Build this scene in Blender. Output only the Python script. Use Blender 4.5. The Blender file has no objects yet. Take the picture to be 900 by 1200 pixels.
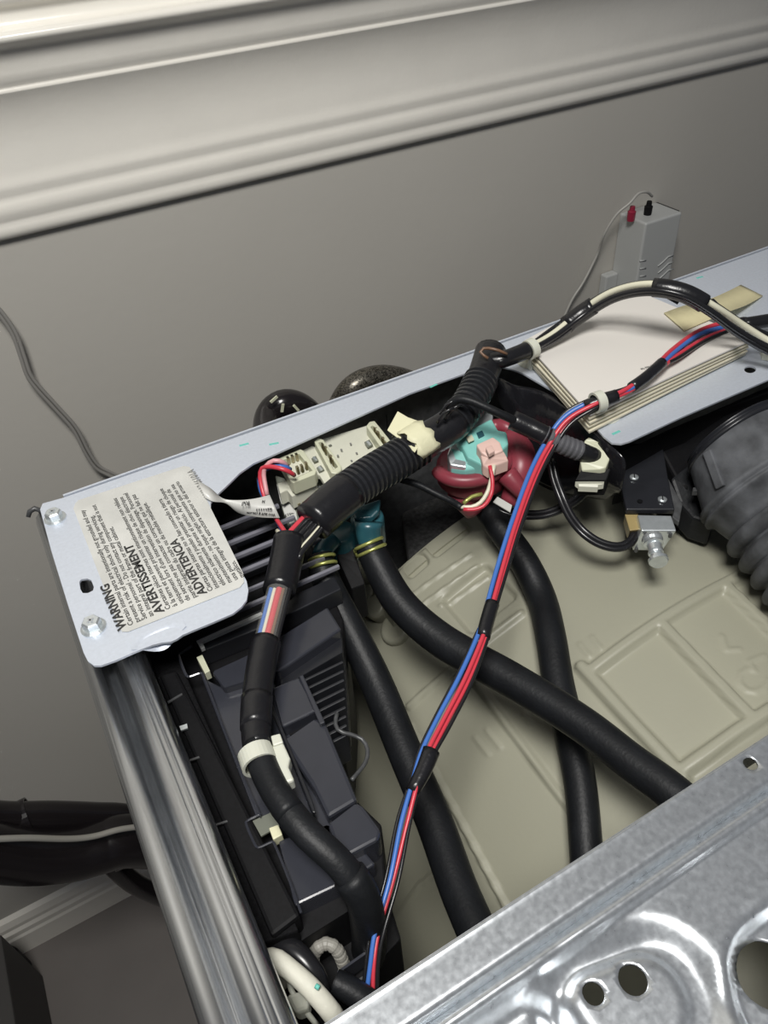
import bpy, bmesh, math, random
from mathutils import Vector, Matrix, geometry
random.seed(7)
T = 0.96                      # height of the washer's open top above the floor
CAM = (0.0, 0.0, 0.28)        # camera, relative to the washer's top
F = 900.0                     # focal length in pixels of the 900x1200 frame
sc = bpy.context.scene
# ------------------------------------------------------------------ camera
AX = Vector((0.87068799, 0.36309385, 0.33176088))      # world X in (right, up, forward)
AY = Vector((-0.48792183, 0.55273533, 0.67558563))
AZ = Vector((-0.06192503, 0.75009767, -0.65842143))
right = Vector((AX[0], AY[0], AZ[0])); up = Vector((AX[1], AY[1], AZ[1])); fwd = Vector((AX[2], AY[2], AZ[2]))
cam_d = bpy.data.cameras.new('camera'); cam = bpy.data.objects.new('camera', cam_d)
sc.collection.objects.link(cam); sc.camera = cam
cam.matrix_world = Matrix(((right[0], up[0], -fwd[0], CAM[0]), (right[1], up[1], -fwd[1], CAM[1]),
                           (right[2], up[2], -fwd[2], CAM[2] + T), (0, 0, 0, 1)))
cam_d.sensor_fit = 'VERTICAL'; cam_d.sensor_height = 36.0; cam_d.lens = F / 1200 * 36.0
cam_d.clip_start = 0.01
# ------------------------------------------------------------------ world, lights, exposure
w = bpy.data.worlds.new('world'); sc.world = w; w.use_nodes = True
w.node_tree.nodes['Background'].inputs[0].default_value = (0.80, 0.86, 1.0, 1)
w.node_tree.nodes['Background'].inputs[1].default_value = 0.09
def area(name, loc, target, size, power, col):
    l = bpy.data.lights.new(name, 'AREA'); l.shape = 'RECTANGLE'; l.size = size[0]; l.size_y = size[1]
    l.energy = power; l.color = col
    o = bpy.data.objects.new(name, l); sc.collection.objects.link(o)
    o.location = Vector(loc) + Vector((0, 0, T))
    o.rotation_euler = (Vector(target) - Vector(loc)).to_track_quat('-Z', 'Y').to_euler()
    return o
area('ceiling_light', (-0.10, -0.10, 0.95), (0.12, 0.35, 0), (0.30, 0.30), 13.0, (1.0, 0.98, 0.94))
sc.view_settings.view_transform = 'Standard'; sc.view_settings.look = 'None'
sc.view_settings.exposure = 0.0; sc.view_settings.gamma = 1.0
sc.view_settings.use_curve_mapping = False
# ------------------------------------------------------------------ pixel -> place
def ray(px, py):
    r = Vector(((px - 450) / F, (600 - py) / F, 1.0))
    return Vector((r.dot(AX), r.dot(AY), r.dot(AZ)))
CV = Vector(CAM)
def P(px, py, z=0.0):
    r = ray(px, py); return CV + r * ((z - CAM[2]) / r[2])
def PY(px, py, y):
    r = ray(px, py); return CV + r * (y / r[1])
def PR(px, py, z, n):                       # radius in metres of something n pixels in radius there
    r = ray(px, py); return n / F * abs((z - CAM[2]) / r[2])
TX, TR, TTOP = 0.313, 0.28, -0.085
TZ = TTOP - TR
def PT(px, py, off=0.0):                    # point on the tub's shell, off metres above it
    r = ray(px, py); R = TR + off
    a = r[0]**2 + r[2]**2; b = 2 * (-r[0] * TX + r[2] * (CAM[2] - TZ)); c = TX * TX + (CAM[2] - TZ)**2 - R * R
    d = b * b - 4 * a * c
    t = (-b - math.sqrt(max(d, 0))) / 2 / a
    return CV + r * t
# ------------------------------------------------------------------ materials
MATS = {}
def mat(name, col, rough=0.5, metal=0.0, var=0.0, vscale=30.0, bump=0.0, bscale=200.0, trans=0.0, alpha=1.0, coat=0.0, sss=0.0, bdist=0.001, kind='noise', rvar=0.0, spec=None):
    m = bpy.data.materials.new(name); m.use_nodes = True; nt = m.node_tree; b = nt.nodes['Principled BSDF']
    b.inputs['Base Color'].default_value = (*col, 1); b.inputs['Roughness'].default_value = rough
    b.inputs['Metallic'].default_value = metal
    if spec is not None: b.inputs['Specular IOR Level'].default_value = spec
    if trans: b.inputs['Transmission Weight'].default_value = trans
    if alpha < 1: b.inputs['Alpha'].default_value = alpha
    if coat: b.inputs['Coat Weight'].default_value = coat; b.inputs['Coat Roughness'].default_value = 0.25
    if sss:
        b.inputs['Subsurface Weight'].default_value = sss; b.inputs['Subsurface Radius'].default_value = (0.01, 0.009, 0.006)
        b.inputs['Subsurface Scale'].default_value = 0.6
    geo = nt.nodes.new('ShaderNodeNewGeometry')
    if var or rvar:
        n = nt.nodes.new('ShaderNodeTexVoronoi' if kind == 'spangle' else 'ShaderNodeTexNoise')
        n.inputs['Scale'].default_value = vscale
        if kind != 'spangle': n.inputs['Detail'].default_value = 5
        nt.links.new(geo.outputs['Position'], n.inputs['Vector'])
        out = n.outputs['Color'] if kind == 'spangle' else n.outputs['Fac']
        sep = nt.nodes.new('ShaderNodeSeparateColor')
        if kind == 'spangle':
            nt.links.new(out, sep.inputs[0]); out = sep.outputs[0]
    if var:
        r = nt.nodes.new('ShaderNodeMapRange'); r.inputs['From Min'].default_value = 0.25 if kind != 'spangle' else 0; r.inputs['From Max'].default_value = 0.75 if kind != 'spangle' else 1
        r.inputs['To Min'].default_value = 1 - var; r.inputs['To Max'].default_value = 1 + var * 0.6
        nt.links.new(out, r.inputs['Value'])
        mx = nt.nodes.new('ShaderNodeMix'); mx.data_type = 'RGBA'; mx.blend_type = 'MULTIPLY'; mx.inputs[0].default_value = 1
        mx.inputs[6].default_value = (*col, 1); nt.links.new(r.outputs[0], mx.inputs[7]); nt.links.new(mx.outputs[2], b.inputs['Base Color'])
    if rvar:
        r = nt.nodes.new('ShaderNodeMapRange'); r.inputs['From Min'].default_value = 0.2; r.inputs['From Max'].default_value = 0.8
        r.inputs['To Min'].default_value = max(0.02, rough - rvar); r.inputs['To Max'].default_value = rough + rvar
        nt.links.new(out, r.inputs['Value']); nt.links.new(r.outputs[0], b.inputs['Roughness'])
    if bump:
        n = nt.nodes.new('ShaderNodeTexNoise'); n.inputs['Scale'].default_value = bscale; n.inputs['Detail'].default_value = 4
        nt.links.new(geo.outputs['Position'], n.inputs['Vector'])
        bp = nt.nodes.new('ShaderNodeBump'); bp.inputs['Strength'].default_value = bump; bp.inputs['Distance'].default_value = bdist
        nt.links.new(n.outputs['Fac'], bp.inputs['Height']); nt.links.new(bp.outputs['Normal'], b.inputs['Normal'])
    MATS[name] = m; return m
WALL = mat('wall_paint', (0.52, 0.50, 0.455), 0.55, var=0.05, vscale=3, bump=0.25, bscale=90, bdist=0.0006)
TRIM = mat('trim_paint', (0.84, 0.81, 0.74), 0.22, bump=0.25, bscale=160, bdist=0.0005, var=0.03, vscale=25)
FLOOR = mat('floor_vinyl', (0.17, 0.155, 0.145), 0.5, var=0.12, vscale=8)
ZINC = mat('zinc_sheet', (0.69, 0.74, 0.83), 0.38, 0.40, var=0.06, vscale=500, bump=0.12, bscale=700, bdist=0.0003, rvar=0.05)
GALV = mat('galvanised_steel', (0.66, 0.69, 0.72), 0.30, 0.82, var=0.15, vscale=430, bump=0.03, bscale=500, bdist=0.0002, rvar=0.04)
STEEL = mat('rim_steel', (0.72, 0.74, 0.77), 0.24, 1.0, var=0.05, vscale=40, rvar=0.03)
CHROME = mat('bright_steel', (0.75, 0.80, 0.82), 0.28, 0.75, var=0.1, vscale=300)
DARKPAINT = mat('dark_painted_steel', (0.075, 0.077, 0.080), 0.35, var=0.4, vscale=200)
BLK = mat('black_plastic', (0.018, 0.019, 0.023), 0.30, var=0.2, vscale=60, bump=0.05, bscale=400)
LOUV = mat('louvre_plastic', (0.20, 0.20, 0.235), 0.28, spec=0.7)
BLKG = mat('slate_black_plastic', (0.034, 0.036, 0.046), 0.22, var=0.12, vscale=60, spec=0.6)
BLKM = mat('matte_black', (0.006, 0.006, 0.007), 0.6, spec=0.2, var=0.4, vscale=700)
FOAM = mat('black_foam', (0.008, 0.008, 0.009), 0.85, spec=0.12, var=0.5, vscale=900, bump=0.4, bscale=900)
FILM = mat('black_film', (0.010, 0.010, 0.012), 0.16, bump=0.5, bscale=30, bdist=0.004)
TAPE = mat('black_tape', (0.012, 0.012, 0.014), 0.28, bump=0.35, bscale=160, bdist=0.0012)
RUB = mat('black_rubber', (0.010, 0.011, 0.013), 0.48, spec=0.3, var=0.3, vscale=80, bump=0.2, bscale=500)
DUSTRUB = mat('dusty_rubber', (0.10, 0.105, 0.115), 0.75, var=0.75, vscale=55, bump=0.3, bscale=200)
CONDUIT = mat('corrugated_conduit', (0.020, 0.021, 0.024), 0.28, spec=0.55)
CONDG = mat('grey_conduit', (0.10, 0.10, 0.11), 0.5)
NYL = mat('white_nylon', (0.62, 0.63, 0.54), 0.4, sss=0.1)
BOARD = mat('ivory_plastic', (0.62, 0.62, 0.52), 0.42, var=0.04, vscale=60)
SOCK = mat('socket_plastic', (0.58, 0.59, 0.44), 0.4)
GOLD = mat('contact_metal', (0.45, 0.40, 0.28), 0.35, 1.0)
BODYG = mat('grey_green_body', (0.16, 0.17, 0.14), 0.4)
TUBM = mat('tub_plastic', (0.345, 0.34, 0.265), 0.42, var=0.07, vscale=9, bump=0.08, bscale=300, sss=0.0)
TUBD = mat('tub_mark', (0.24, 0.23, 0.17), 0.5)
PAPER = mat('booklet_paper', (0.72, 0.69, 0.645), 0.7, var=0.02, vscale=15)
PAPERE = mat('inner_paper', (0.68, 0.64, 0.50), 0.8)
LABEL = mat('label_film', (0.60, 0.60, 0.57), 0.35, var=0.16, vscale=45)
INK = mat('label_ink', (0.03, 0.03, 0.03), 0.5)
INKG = mat('faded_ink', (0.22, 0.22, 0.21), 0.5)
TEAL = mat('teal_ink', (0.15, 0.55, 0.47), 0.5)
MASK = mat('masking_tape', (0.68, 0.62, 0.38), 0.6, var=0.05, vscale=60, bump=0.3, bscale=250)
MASK2 = mat('cream_tape', (0.72, 0.70, 0.48), 0.55, bump=0.4, bscale=120, bdist=0.002)
RED = mat('red_insulation', (0.62, 0.05, 0.075), 0.33)
BLUE = mat('blue_insulation', (0.06, 0.17, 0.52), 0.33)
PINK = mat('pink_insulation', (0.72, 0.36, 0.38), 0.35)
WHT = mat('white_insulation', (0.72, 0.70, 0.55), 0.35)
BWN = mat('brown_insulation', (0.18, 0.10, 0.06), 0.4)
BKW = mat('black_insulation', (0.014, 0.014, 0.016), 0.26)
CLEAR = mat('clear_sleeve', (0.75, 0.75, 0.70), 0.15, alpha=0.13)
VRED = mat('red_valve_plastic', (0.27, 0.045, 0.065), 0.38, var=0.15, vscale=60, sss=0.15)
VTEAL = mat('teal_plastic', (0.22, 0.55, 0.50), 0.35)
VBLUE = mat('blue_valve_plastic', (0.025, 0.10, 0.125), 0.3, var=0.3, vscale=80)
PINKP = mat('pink_plastic', (0.72, 0.50, 0.44), 0.45)
CLAMP = mat('yellow_zinc', (0.50, 0.52, 0.16), 0.32, 0.6)
AMBER = mat('amber_coil', (0.35, 0.27, 0.12), 0.4)
CASE = mat('grey_white_case', (0.48, 0.49, 0.48), 0.4)
DCASE = mat('dark_edge_shade', (0.05, 0.05, 0.05), 0.5)
TERMR = mat('red_terminal', (0.30, 0.02, 0.05), 0.4)
CORD = mat('clear_grey_cord', (0.30, 0.29, 0.27), 0.3)
BRAID = mat('braided_steel', (0.13, 0.12, 0.10), 0.35, 0.7, var=0.9, vscale=1100, kind='spangle')
HOSEB = mat('glossy_black_hose', (0.012, 0.010, 0.011), 0.2)
GREYW = mat('grey_corrugated', (0.30, 0.29, 0.26), 0.5)
CLOTH = mat('white_sheath', (0.66, 0.65, 0.56), 0.6, bump=0.4, bscale=150, bdist=0.0015)
DARKBOX = mat('dark_grey_board', (0.05, 0.047, 0.045), 0.6)
# ------------------------------------------------------------------ builders
POS = {}
def thing(name, label, cat, loc, group=None):
    o = bpy.data.objects.new(name, None); sc.collection.objects.link(o); o.empty_display_size = 0.02
    o.location = Vector(loc) + Vector((0, 0, T)); POS[o] = o.location.copy()
    o['label'] = label; o['category'] = cat
    if group: o['group'] = group
    return o
def tag(o, label, cat, group=None):
    o['label'] = label; o['category'] = cat
    if group: o['group'] = group
    return o
def link(name, bm, m, parent=None, smooth=False, label=None, bevel=0.0, kind=None, seg=2):
    bmesh.ops.recalc_face_normals(bm, faces=bm.faces)
    me = bpy.data.meshes.new(name)
    co = [v.co.copy() for v in bm.verts]
    lo = Vector([min(c[i] for c in co) for i in range(3)]); hi = Vector([max(c[i] for c in co) for i in range(3)])
    org = Vector(((lo[0] + hi[0]) / 2, (lo[1] + hi[1]) / 2, lo[2]))
    bmesh.ops.translate(bm, verts=bm.verts, vec=-org)
    if smooth:
        for f in bm.faces: f.smooth = True
    bm.to_mesh(me); bm.free()
    for mm in (m if isinstance(m, (list, tuple)) else [m]): me.materials.append(mm)
    o = bpy.data.objects.new(name, me); sc.collection.objects.link(o)
    wpos = org + Vector((0, 0, T)); POS[o] = wpos
    if parent is not None:
        o.parent = parent; o.location = wpos - POS[parent]
    else: o.location = wpos
    if bevel:
        b = o.modifiers.new('edge', 'BEVEL'); b.width = bevel; b.segments = seg; b.limit_method = 'ANGLE'; b.angle_limit = math.radians(35)
    if label: o['label'] = label
    if kind: o['kind'] = kind
    return o
def add_box(bm, c, s, R=None):
    vs = []
    for sx in (-1, 1):
        for sy in (-1, 1):
            for sz in (-1, 1):
                v = Vector((sx * s[0] / 2, sy * s[1] / 2, sz * s[2] / 2))
                if R is not None: v = R @ v
                vs.append(bm.verts.new(Vector(c) + v))
    for f in ((0, 1, 3, 2), (4, 6, 7, 5), (0, 4, 5, 1), (2, 3, 7, 6), (0, 2, 6, 4), (1, 5, 7, 3)): bm.faces.new([vs[i] for i in f])
    return vs
def box(c, s, R=None):
    bm = bmesh.new(); add_box(bm, c, s, R); return bm
def poly_extrude(bm, outline, vec, holes=()):
    loops = [list(outline)] + [list(h) for h in holes]
    flat = [p for l in loops for p in l]
    tris = geometry.tessellate_polygon([[Vector(p) for p in l] for l in loops])
    vec = Vector(vec)
    a = [bm.verts.new(p) for p in flat]; b = [bm.verts.new(Vector(p) + vec) for p in flat]
    for t in tris:
        try:
            bm.faces.new([a[i] for i in t]); bm.faces.new([b[i] for i in reversed(t)])
        except ValueError: pass
    k = 0
    for l in loops:
        n = len(l)
        for i in range(n):
            j = (i + 1) % n
            bm.faces.new([a[k + i], a[k + j], b[k + j], b[k + i]])
        k += n
    return bm
def slab(pts, t=0.003, vec=None, holes=()):
    """pts: (px, py, z) corners of the top face; extruded down by t metres"""
    bm = bmesh.new()
    poly_extrude(bm, [P(*p) for p in pts], vec if vec is not None else (0, 0, -t), [[P(*p) for p in h] for h in holes])
    return bm
def zs(pts, z): return [(a, b, z) for a, b in pts]
def catmull(pts, n=8):
    out = []
    N = len(pts)
    for i in range(N - 1):
        p0 = pts[max(i - 1, 0)]; p1 = pts[i]; p2 = pts[i + 1]; p3 = pts[min(i + 2, N - 1)]
        for k in range(n):
            t = k / n
            out.append(tuple(0.5 * ((2 * b) + (-a + c) * t + (2 * a - 5 * b + 4 * c - d) * t * t + (-a + 3 * b - 3 * c + d) * t ** 3) for a, b, c, d in zip(p0, p1, p2, p3)))
    out.append(tuple(pts[-1])); return out
def resample(pts, step):
    vs = [Vector(p[:3]) for p in pts]; r = [p[3] for p in pts]
    s = [0]
    for i in range(1, len(vs)): s.append(s[-1] + (vs[i] - vs[i - 1]).length)
    L = s[-1]; n = max(2, int(L / step)); out = []; j = 0
    for k in range(n + 1):
        d = L * k / n
        while j < len(s) - 2 and s[j + 1] < d: j += 1
        q = s[j + 1] - s[j]; t = (d - s[j]) / q if q > 1e-9 else 0
        out.append((vs[j].lerp(vs[j + 1], t), r[j] * (1 - t) + r[j + 1] * t, d))
    return out
def sweep(bm, rings, seg=16, cap=True, flat=1.0):
    """rings: list of (centre, radius)"""
    n = len(rings); prev = None; vr = []
    for i, (c, r) in enumerate(rings):
        t = (rings[min(i + 1, n - 1)][0] - rings[max(i - 1, 0)][0])
        t = t.normalized() if t.length > 1e-9 else Vector((0, 0, 1))
        if prev is None:
            a = Vector((0, 0, 1)) if abs(t.z) < 0.9 else Vector((1, 0, 0))
            u = (a - t * a.dot(t)).normalized()
        else:
            u = (prev - t * prev.dot(t)).normalized()
        prev = u; v = t.cross(u)
        vr.append([bm.verts.new(c + (u * math.cos(2 * math.pi * k / seg) * flat + v * math.sin(2 * math.pi * k / seg)) * r) for k in range(seg)])
    for i in range(n - 1):
        for k in range(seg):
            k2 = (k + 1) % seg
            bm.faces.new((vr[i][k], vr[i][k2], vr[i + 1][k2], vr[i + 1][k]))
    if cap:
        bm.faces.new(list(reversed(vr[0]))); bm.faces.new(vr[-1])
    return vr
def path3(pxpts, rad, n=8):
    """(px,py,z) list + radius (px or per-point list) -> smooth list (x,y,z,r)"""
    out = []
    for i, p in enumerate(pxpts):
        r = rad[i] if isinstance(rad, (list, tuple)) else rad
        q = P(*p); out.append((q[0], q[1], q[2], PR(p[0], p[1], p[2], r)))
    return catmull(out, n)
def tube(bm, pxpts, rad, seg=14, step=0.003, corr=None, cap=True, flat=1.0):
    rs = resample(path3(pxpts, rad), step if not corr else corr[0] / 6)
    if corr: rings = [(c, r * (1 + corr[1] * (1 if math.cos(2 * math.pi * d / corr[0]) > -0.1 else -1))) for c, r, d in rs]
    else: rings = [(c, r) for c, r, d in rs]
    sweep(bm, rings, seg, cap, flat); return bm
def tb(pxpts, rad, **k): return tube(bmesh.new(), pxpts, rad, **k)
def shift(pxpts, offs, dz=0.0):
    """shift a pixel polyline sideways (perpendicular, px)"""
    out = []
    for i, p in enumerate(pxpts):
        a = pxpts[max(i - 1, 0)]; b = pxpts[min(i + 1, len(pxpts) - 1)]
        dx, dy = b[0] - a[0], b[1] - a[1]; L = math.hypot(dx, dy) or 1
        o = offs[i] if isinstance(offs, (list, tuple)) else offs
        z = dz[i] if isinstance(dz, (list, tuple)) else dz
        out.append((p[0] - dy / L * o, p[1] + dx / L * o, p[2] + z))
    return out
def pt3(bm, pts, seg=10, n=8, step=0.003, cap=True):
    """tube through explicit (x,y,z,r)"""
    sweep(bm, [(c, r) for c, r, d in resample(catmull(pts, n), step)], seg, cap); return bm
def ring_band(c, axis, r, w, th, seg=28):
    bm = bmesh.new(); axis = Vector(axis).normalized()
    sweep(bm, [(Vector(c) - axis * w / 2, r), (Vector(c) - axis * w / 2 + axis * 1e-5, r + th), (Vector(c) + axis * w / 2 - axis * 1e-5, r + th), (Vector(c) + axis * w / 2, r)], seg, False)
    return bm
# ------------------------------------------------------------------ setting
def struct(name, bm, m, **k):
    o = link(name, bm, m, **k); o['kind'] = 'structure'; return o
WY = 0.70
struct('floor', box((0.3, -0.9, -T - 0.01), (4.4, 3.2, 0.02)), FLOOR)
struct('wall_back', box((0.3, WY + 0.05, 0.27), (4.4, 0.1, 2.46)), WALL)
prof = [(0.0, 0.053), (0.0085, 0.053), (0.0115, 0.0550), (0.0128, 0.059), (0.0126, 0.063), (0.0117, 0.0655), (0.0122, 0.068), (0.0140, 0.072), (0.0142, 0.077),
        (0.0133, 0.081), (0.0124, 0.083), (0.0126, 0.086), (0.0138, 0.090), (0.0137, 0.094), (0.0128, 0.097), (0.0125, 0.103), (0.0125, 0.115), (0.0135, 0.128), (0.0165, 0.141), (0.0205, 0.151), (0.0240, 0.1570), (0.0250, 0.1585), (0.0235, 0.1595), (0.0238, 0.1610),
        (0.0260, 0.1640), (0.0275, 0.170), (0.0288, 0.178), (0.0315, 0.184), (0.0355, 0.1875), (0.0390, 0.1890), (0.0410, 0.1915), (0.0405, 0.1945), (0.036, 0.196), (0.0295, 0.197), (0.0275, 0.199), (0.0272, 0.205), (0.0285, 0.2085), (0.032, 0.210), (0.0345, 0.213), (0.0345, 0.220), (0.030, 0.225), (0.0, 0.226)]
prof = [(max(0.0, p - 0.005), z) for p, z in prof]
bm = bmesh.new()
A = [bm.verts.new((-1.9, WY - p, z)) for p, z in prof]; B = [bm.verts.new((2.5, WY - p, z)) for p, z in prof]
for i in range(len(prof) - 1): bm.faces.new((A[i], A[i + 1], B[i + 1], B[i]))
bm.faces.new(A); bm.faces.new(list(reversed(B)))
o = struct('trim_1', bm, TRIM, smooth=True)
bm = bmesh.new()
bp = [(0, -T), (0.014, -T), (0.014, -T + 0.045), (0.012, -T + 0.05), (0.012, -T + 0.06), (0.009, -T + 0.066), (0.009, -T + 0.074), (0.006, -T + 0.086), (0.0, -T + 0.092)]
A = [bm.verts.new((-1.9, WY - p, z)) for p, z in bp]; B = [bm.verts.new((2.5, WY - p, z)) for p, z in bp]
for i in range(len(bp) - 1): bm.faces.new((A[i], A[i + 1], B[i + 1], B[i]))
bm.faces.new(A); bm.faces.new(list(reversed(B)))
struct('baseboard_back', bm, TRIM)
# ------------------------------------------------------------------ washer cabinet
XL, XR, YB, YF = -0.031, 0.656, 0.402, -0.26
cab = thing('washing_machine_cabinet', 'open steel washing machine cabinet with its top panel off', 'washing machine', (0.31, 0.07, -T))
# left side panel: rolled rim swept along y, then the outer wall to the floor
rp = [(XL, -T + 0.02), (XL, -0.014), (XL + 0.0004, -0.009), (XL + 0.0016, -0.0052), (XL + 0.0036, -0.0032), (XL + 0.0060, -0.0030), (XL + 0.0084, -0.0042), (XL + 0.0100, -0.0068), (XL + 0.0108, -0.0105), (XL + 0.0116, -0.0120), (XL + 0.0126, -0.0105), (XL + 0.0138, -0.0070), (XL + 0.0156, -0.0040),
      (XL + 0.0180, -0.0026), (XL + 0.0205, -0.0023), (XL + 0.0212, -0.0030), (XL + 0.0219, -0.0024), (XL + 0.0234, -0.0026), (XL + 0.0241, -0.0034), (XL + 0.0248, -0.0029), (XL + 0.0268, -0.0040), (XL + 0.0284, -0.0065), (XL + 0.0290, -0.0100), (XL + 0.0290, -0.035)]
bm = bmesh.new()
A = [bm.verts.new((x, 0.4005, z)) for x, z in rp]; B = [bm.verts.new((x, YF, z)) for x, z in rp]
for i in range(len(rp) - 1): bm.faces.new((A[i], A[i + 1], B[i + 1], B[i]))
o = link('side_panel', bm, STEEL, cab, smooth=True, label='rolled steel rim of the left side')
sm = o.modifiers.new('thick', 'SOLIDIFY'); sm.thickness = 0.0008; sm.offset = -1
# rolled end of the rim at the back corner
bm = bmesh.new()
tube(bm, [(33, 606, -0.004), (35, 599, -0.0015), (39, 596, -0.0008), (46, 597, -0.002), (49, 603, -0.006)], [2.5, 3.2, 3.4, 3.0, 2], seg=10)
link('rim_end', bm, DARKPAINT, cab, smooth=True)
link('rear_panel', box((0.3125, YB + 0.0005, -0.475), (0.685, 0.002, 0.93)), DARKPAINT, cab)
link('side_panel', box((XR, 0.07, -0.475), (0.003, 0.66, 0.93)), STEEL, cab)
link('front_panel', box((0.3125, YF, -0.475), (0.687, 0.003, 0.93)), STEEL, cab)
link('floor_pan', box((0.3125, 0.07, -0.93), (0.68, 0.655, 0.006)), DARKPAINT, cab)
for fx in (0.01, 0.61):
    for fy in (-0.22, 0.36):
        bm = bmesh.new(); sweep(bm, [(Vector((fx, fy, -T)), 0.022), (Vector((fx, fy, -T + 0.012)), 0.02), (Vector((fx, fy, -T + 0.03)), 0.01)], 16)
        link('foot', bm, BLKM, cab)
# rear rail: flat plate with the wide label corner and the cord bracket
def arc_px(cx, cy, r, a0, a1, n=5):
    return [(cx + r * math.cos(math.radians(a0 + (a1 - a0) * i / n)), cy + r * math.sin(math.radians(a0 + (a1 - a0) * i / n))) for i in range(n + 1)]
outl = [(47, 596), (75, 583)]
ow = [P(47, 597, 0), P(50, 590, 0), P(75, 583, 0), Vector((0.10, YB, 0)), Vector((0.3, YB, 0)), Vector((0.5, YB, 0)), Vector((XR, YB, 0)), Vector((XR, 0.264, 0))]
inn = [(900, 445), (800, 488), (738, 517), (728, 520), (717, 519), (708, 512), (688, 490), (655, 462), (612, 437), (598, 432), (584, 429), (560, 432), (480, 461), (400, 497), (320, 533), (297, 543), (281, 554), (268, 567), (252, 582), (247, 589), (247, 597), (252, 607), (262, 630), (282, 668), (289, 681), (291, 692), (289, 703), (283, 711), (273, 719), (250, 729), (228, 738), (214, 744), (207, 749), (200, 752), (190, 753), (178, 756), (160, 763), (135, 774), (118, 780), (110, 780), (103, 775), (98, 765), (80, 710), (60, 645)]
outline = ow + [P(a, b, 0) for a, b in inn]
hole_sq = [P(a, b, 0) for a, b in [(93, 682), (95, 679), (102, 678), (107, 680), (110, 688), (109, 692), (103, 695), (97, 695), (94, 690)]]
hole_r = [P(879 + 7 * math.cos(k / 16 * 2 * math.pi), 433 + 4.2 * math.sin(k / 16 * 2 * math.pi), 0) for k in range(16)]
bm = bmesh.new(); poly_extrude(bm, outline, (0, 0, -0.0012), [hole_sq, hole_r])
rail = link('rear_rail', bm, ZINC, cab, label='bright zinc rear rail with a wide corner plate')
link('rail_flange', box((0.3225, YB + 0.0025, -0.010), (0.667, 0.0015, 0.021)), ZINC, rail)
link('rail_flange', box((0.19, 0.3715, -0.008), (0.0, 0.0012, 0.014)), DARKPAINT, rail)
# draped dimple in the plate's front edge
bm = bmesh.new()
base = P(184, 742, 0)
vs = []
for i in range(13):
    row = []
    for j in range(9):
        u = i / 12 * 2 - 1; v = j / 8
        x = base[0] + u * 0.0135; y = base[1] + 0.0035 - v * 0.0105
        z = 0.0006 - 0.006 * (math.cos(u * math.pi / 2) ** 2) * (max(0, v - 0.15) / 0.85) ** 1.3
        row.append(bm.verts.new((x, y + 0.003 * (u * u) * v, z)))
    vs.append(row)
for i in range(12):
    for j in range(8): bm.faces.new((vs[i][j], vs[i + 1][j], vs[i + 1][j + 1], vs[i][j + 1]))
link('pressed_dimple', bm, ZINC, rail, smooth=True)
# hex washer-head screws
def hex_screw(px, py, z=0.0):
    c = P(px, py, z); root = None
    bm = bmesh.new()
    sweep(bm, [(c, 0.0062), (c + Vector((0, 0, 0.0009)), 0.0062), (c + Vector((0, 0, 0.0016)), 0.0050)], 24)
    fl = link('hex_screw', bm, CHROME, cab, smooth=False)
    bm = bmesh.new(); sweep(bm, [(c + Vector((0, 0, 0.0012)), 0.0046), (c + Vector((0, 0, 0.0050)), 0.0046), (c + Vector((0, 0, 0.0057)), 0.0038)], 6)
    link('hex_head', bm, CHROME, fl)
    bm = bmesh.new()
    for a in (0, 90): add_box(bm, c + Vector((0, 0, 0.0058)), (0.0035, 0.0009, 0.0006), Matrix.Rotation(math.radians(a + 20), 3, 'Z'))
    link('screw_slot', bm, GALV, fl)
hex_screw(65, 608); hex_screw(110, 736)
for a, b in ((286, 521), (321, 520), (508, 452), (643, 432), (722, 507), (820, 325), (869, 403), (840, 430), (386, 575 - 105)):
    if (a, b) == (386, 470): continue
    pc = P(a, b, 0.0001)
    link('ink_mark', box(pc, (0.006, 0.0016, 0.0003), Matrix.Rotation(random.uniform(-.4, .4), 3, 'Z')), TEAL, rail)
# warning label
LZ = 0.0006
lab = [(88, 590), (92, 586), (215, 546), (222, 547), (226, 553), (285, 672), (286, 682), (281, 688), (150, 740), (143, 740), (140, 735), (86, 596)]
lb = link('warning_label', slab(zs(lab, LZ), 0.0004), LABEL, cab)
def text_mesh(lines, org, dirx, dirup, step, name, m, parent, z=0.0):
    """lines: (text, size, bold, dx); baseline runs along dirx, successive lines go -dirup"""
    bm = bmesh.new(); pos = 0.0
    for ln in lines:
        s, size, bold, gap = ln[:4]
        pos += gap
        if not s: continue
        cu = bpy.data.curves.new('t', 'FONT'); cu.body = s; cu.size = size; cu.offset = bold; cu.resolution_u = 2
        ob = bpy.data.objects.new('t', cu); sc.collection.objects.link(ob)
        dg = bpy.context.evaluated_depsgraph_get(); me = bpy.data.meshes.new_from_object(ob.evaluated_get(dg))
        xs = [v.co.x for v in me.vertices] or [0, 1]; wd = max(xs)
        sx = ln[4] / wd if len(ln) > 4 else 1.0
        M = Matrix(((dirx[0], dirup[0], 0, 0), (dirx[1], dirup[1], 0, 0), (0, 0, 1, 0), (0, 0, 0, 1)))
        me.transform(Matrix.Translation(Vector((org[0], org[1], z)) - Vector((dirup[0], dirup[1], 0)) * pos) @ M @ Matrix.Diagonal((sx, 1, 1, 1)))
        bm.from_mesh(me)
        bpy.data.objects.remove(ob); bpy.data.curves.remove(cu); bpy.data.meshes.remove(me)
    return link(name, bm, m, parent)
p0 = P(146, 739, LZ); p1 = P(95, 600, LZ); dy = (p1 - p0).normalized(); dup = Vector((-dy[1], dy[0], 0))
lw = (P(140, 735, LZ) - P(86, 596, LZ)).length
L = 0.108
q0 = P(149, 736, LZ + .0001)
LN, SZ = 0.0034, 0.0037
rows = [('WARNING', 0.0064, 0.00022, 0, 0.035)]
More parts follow.
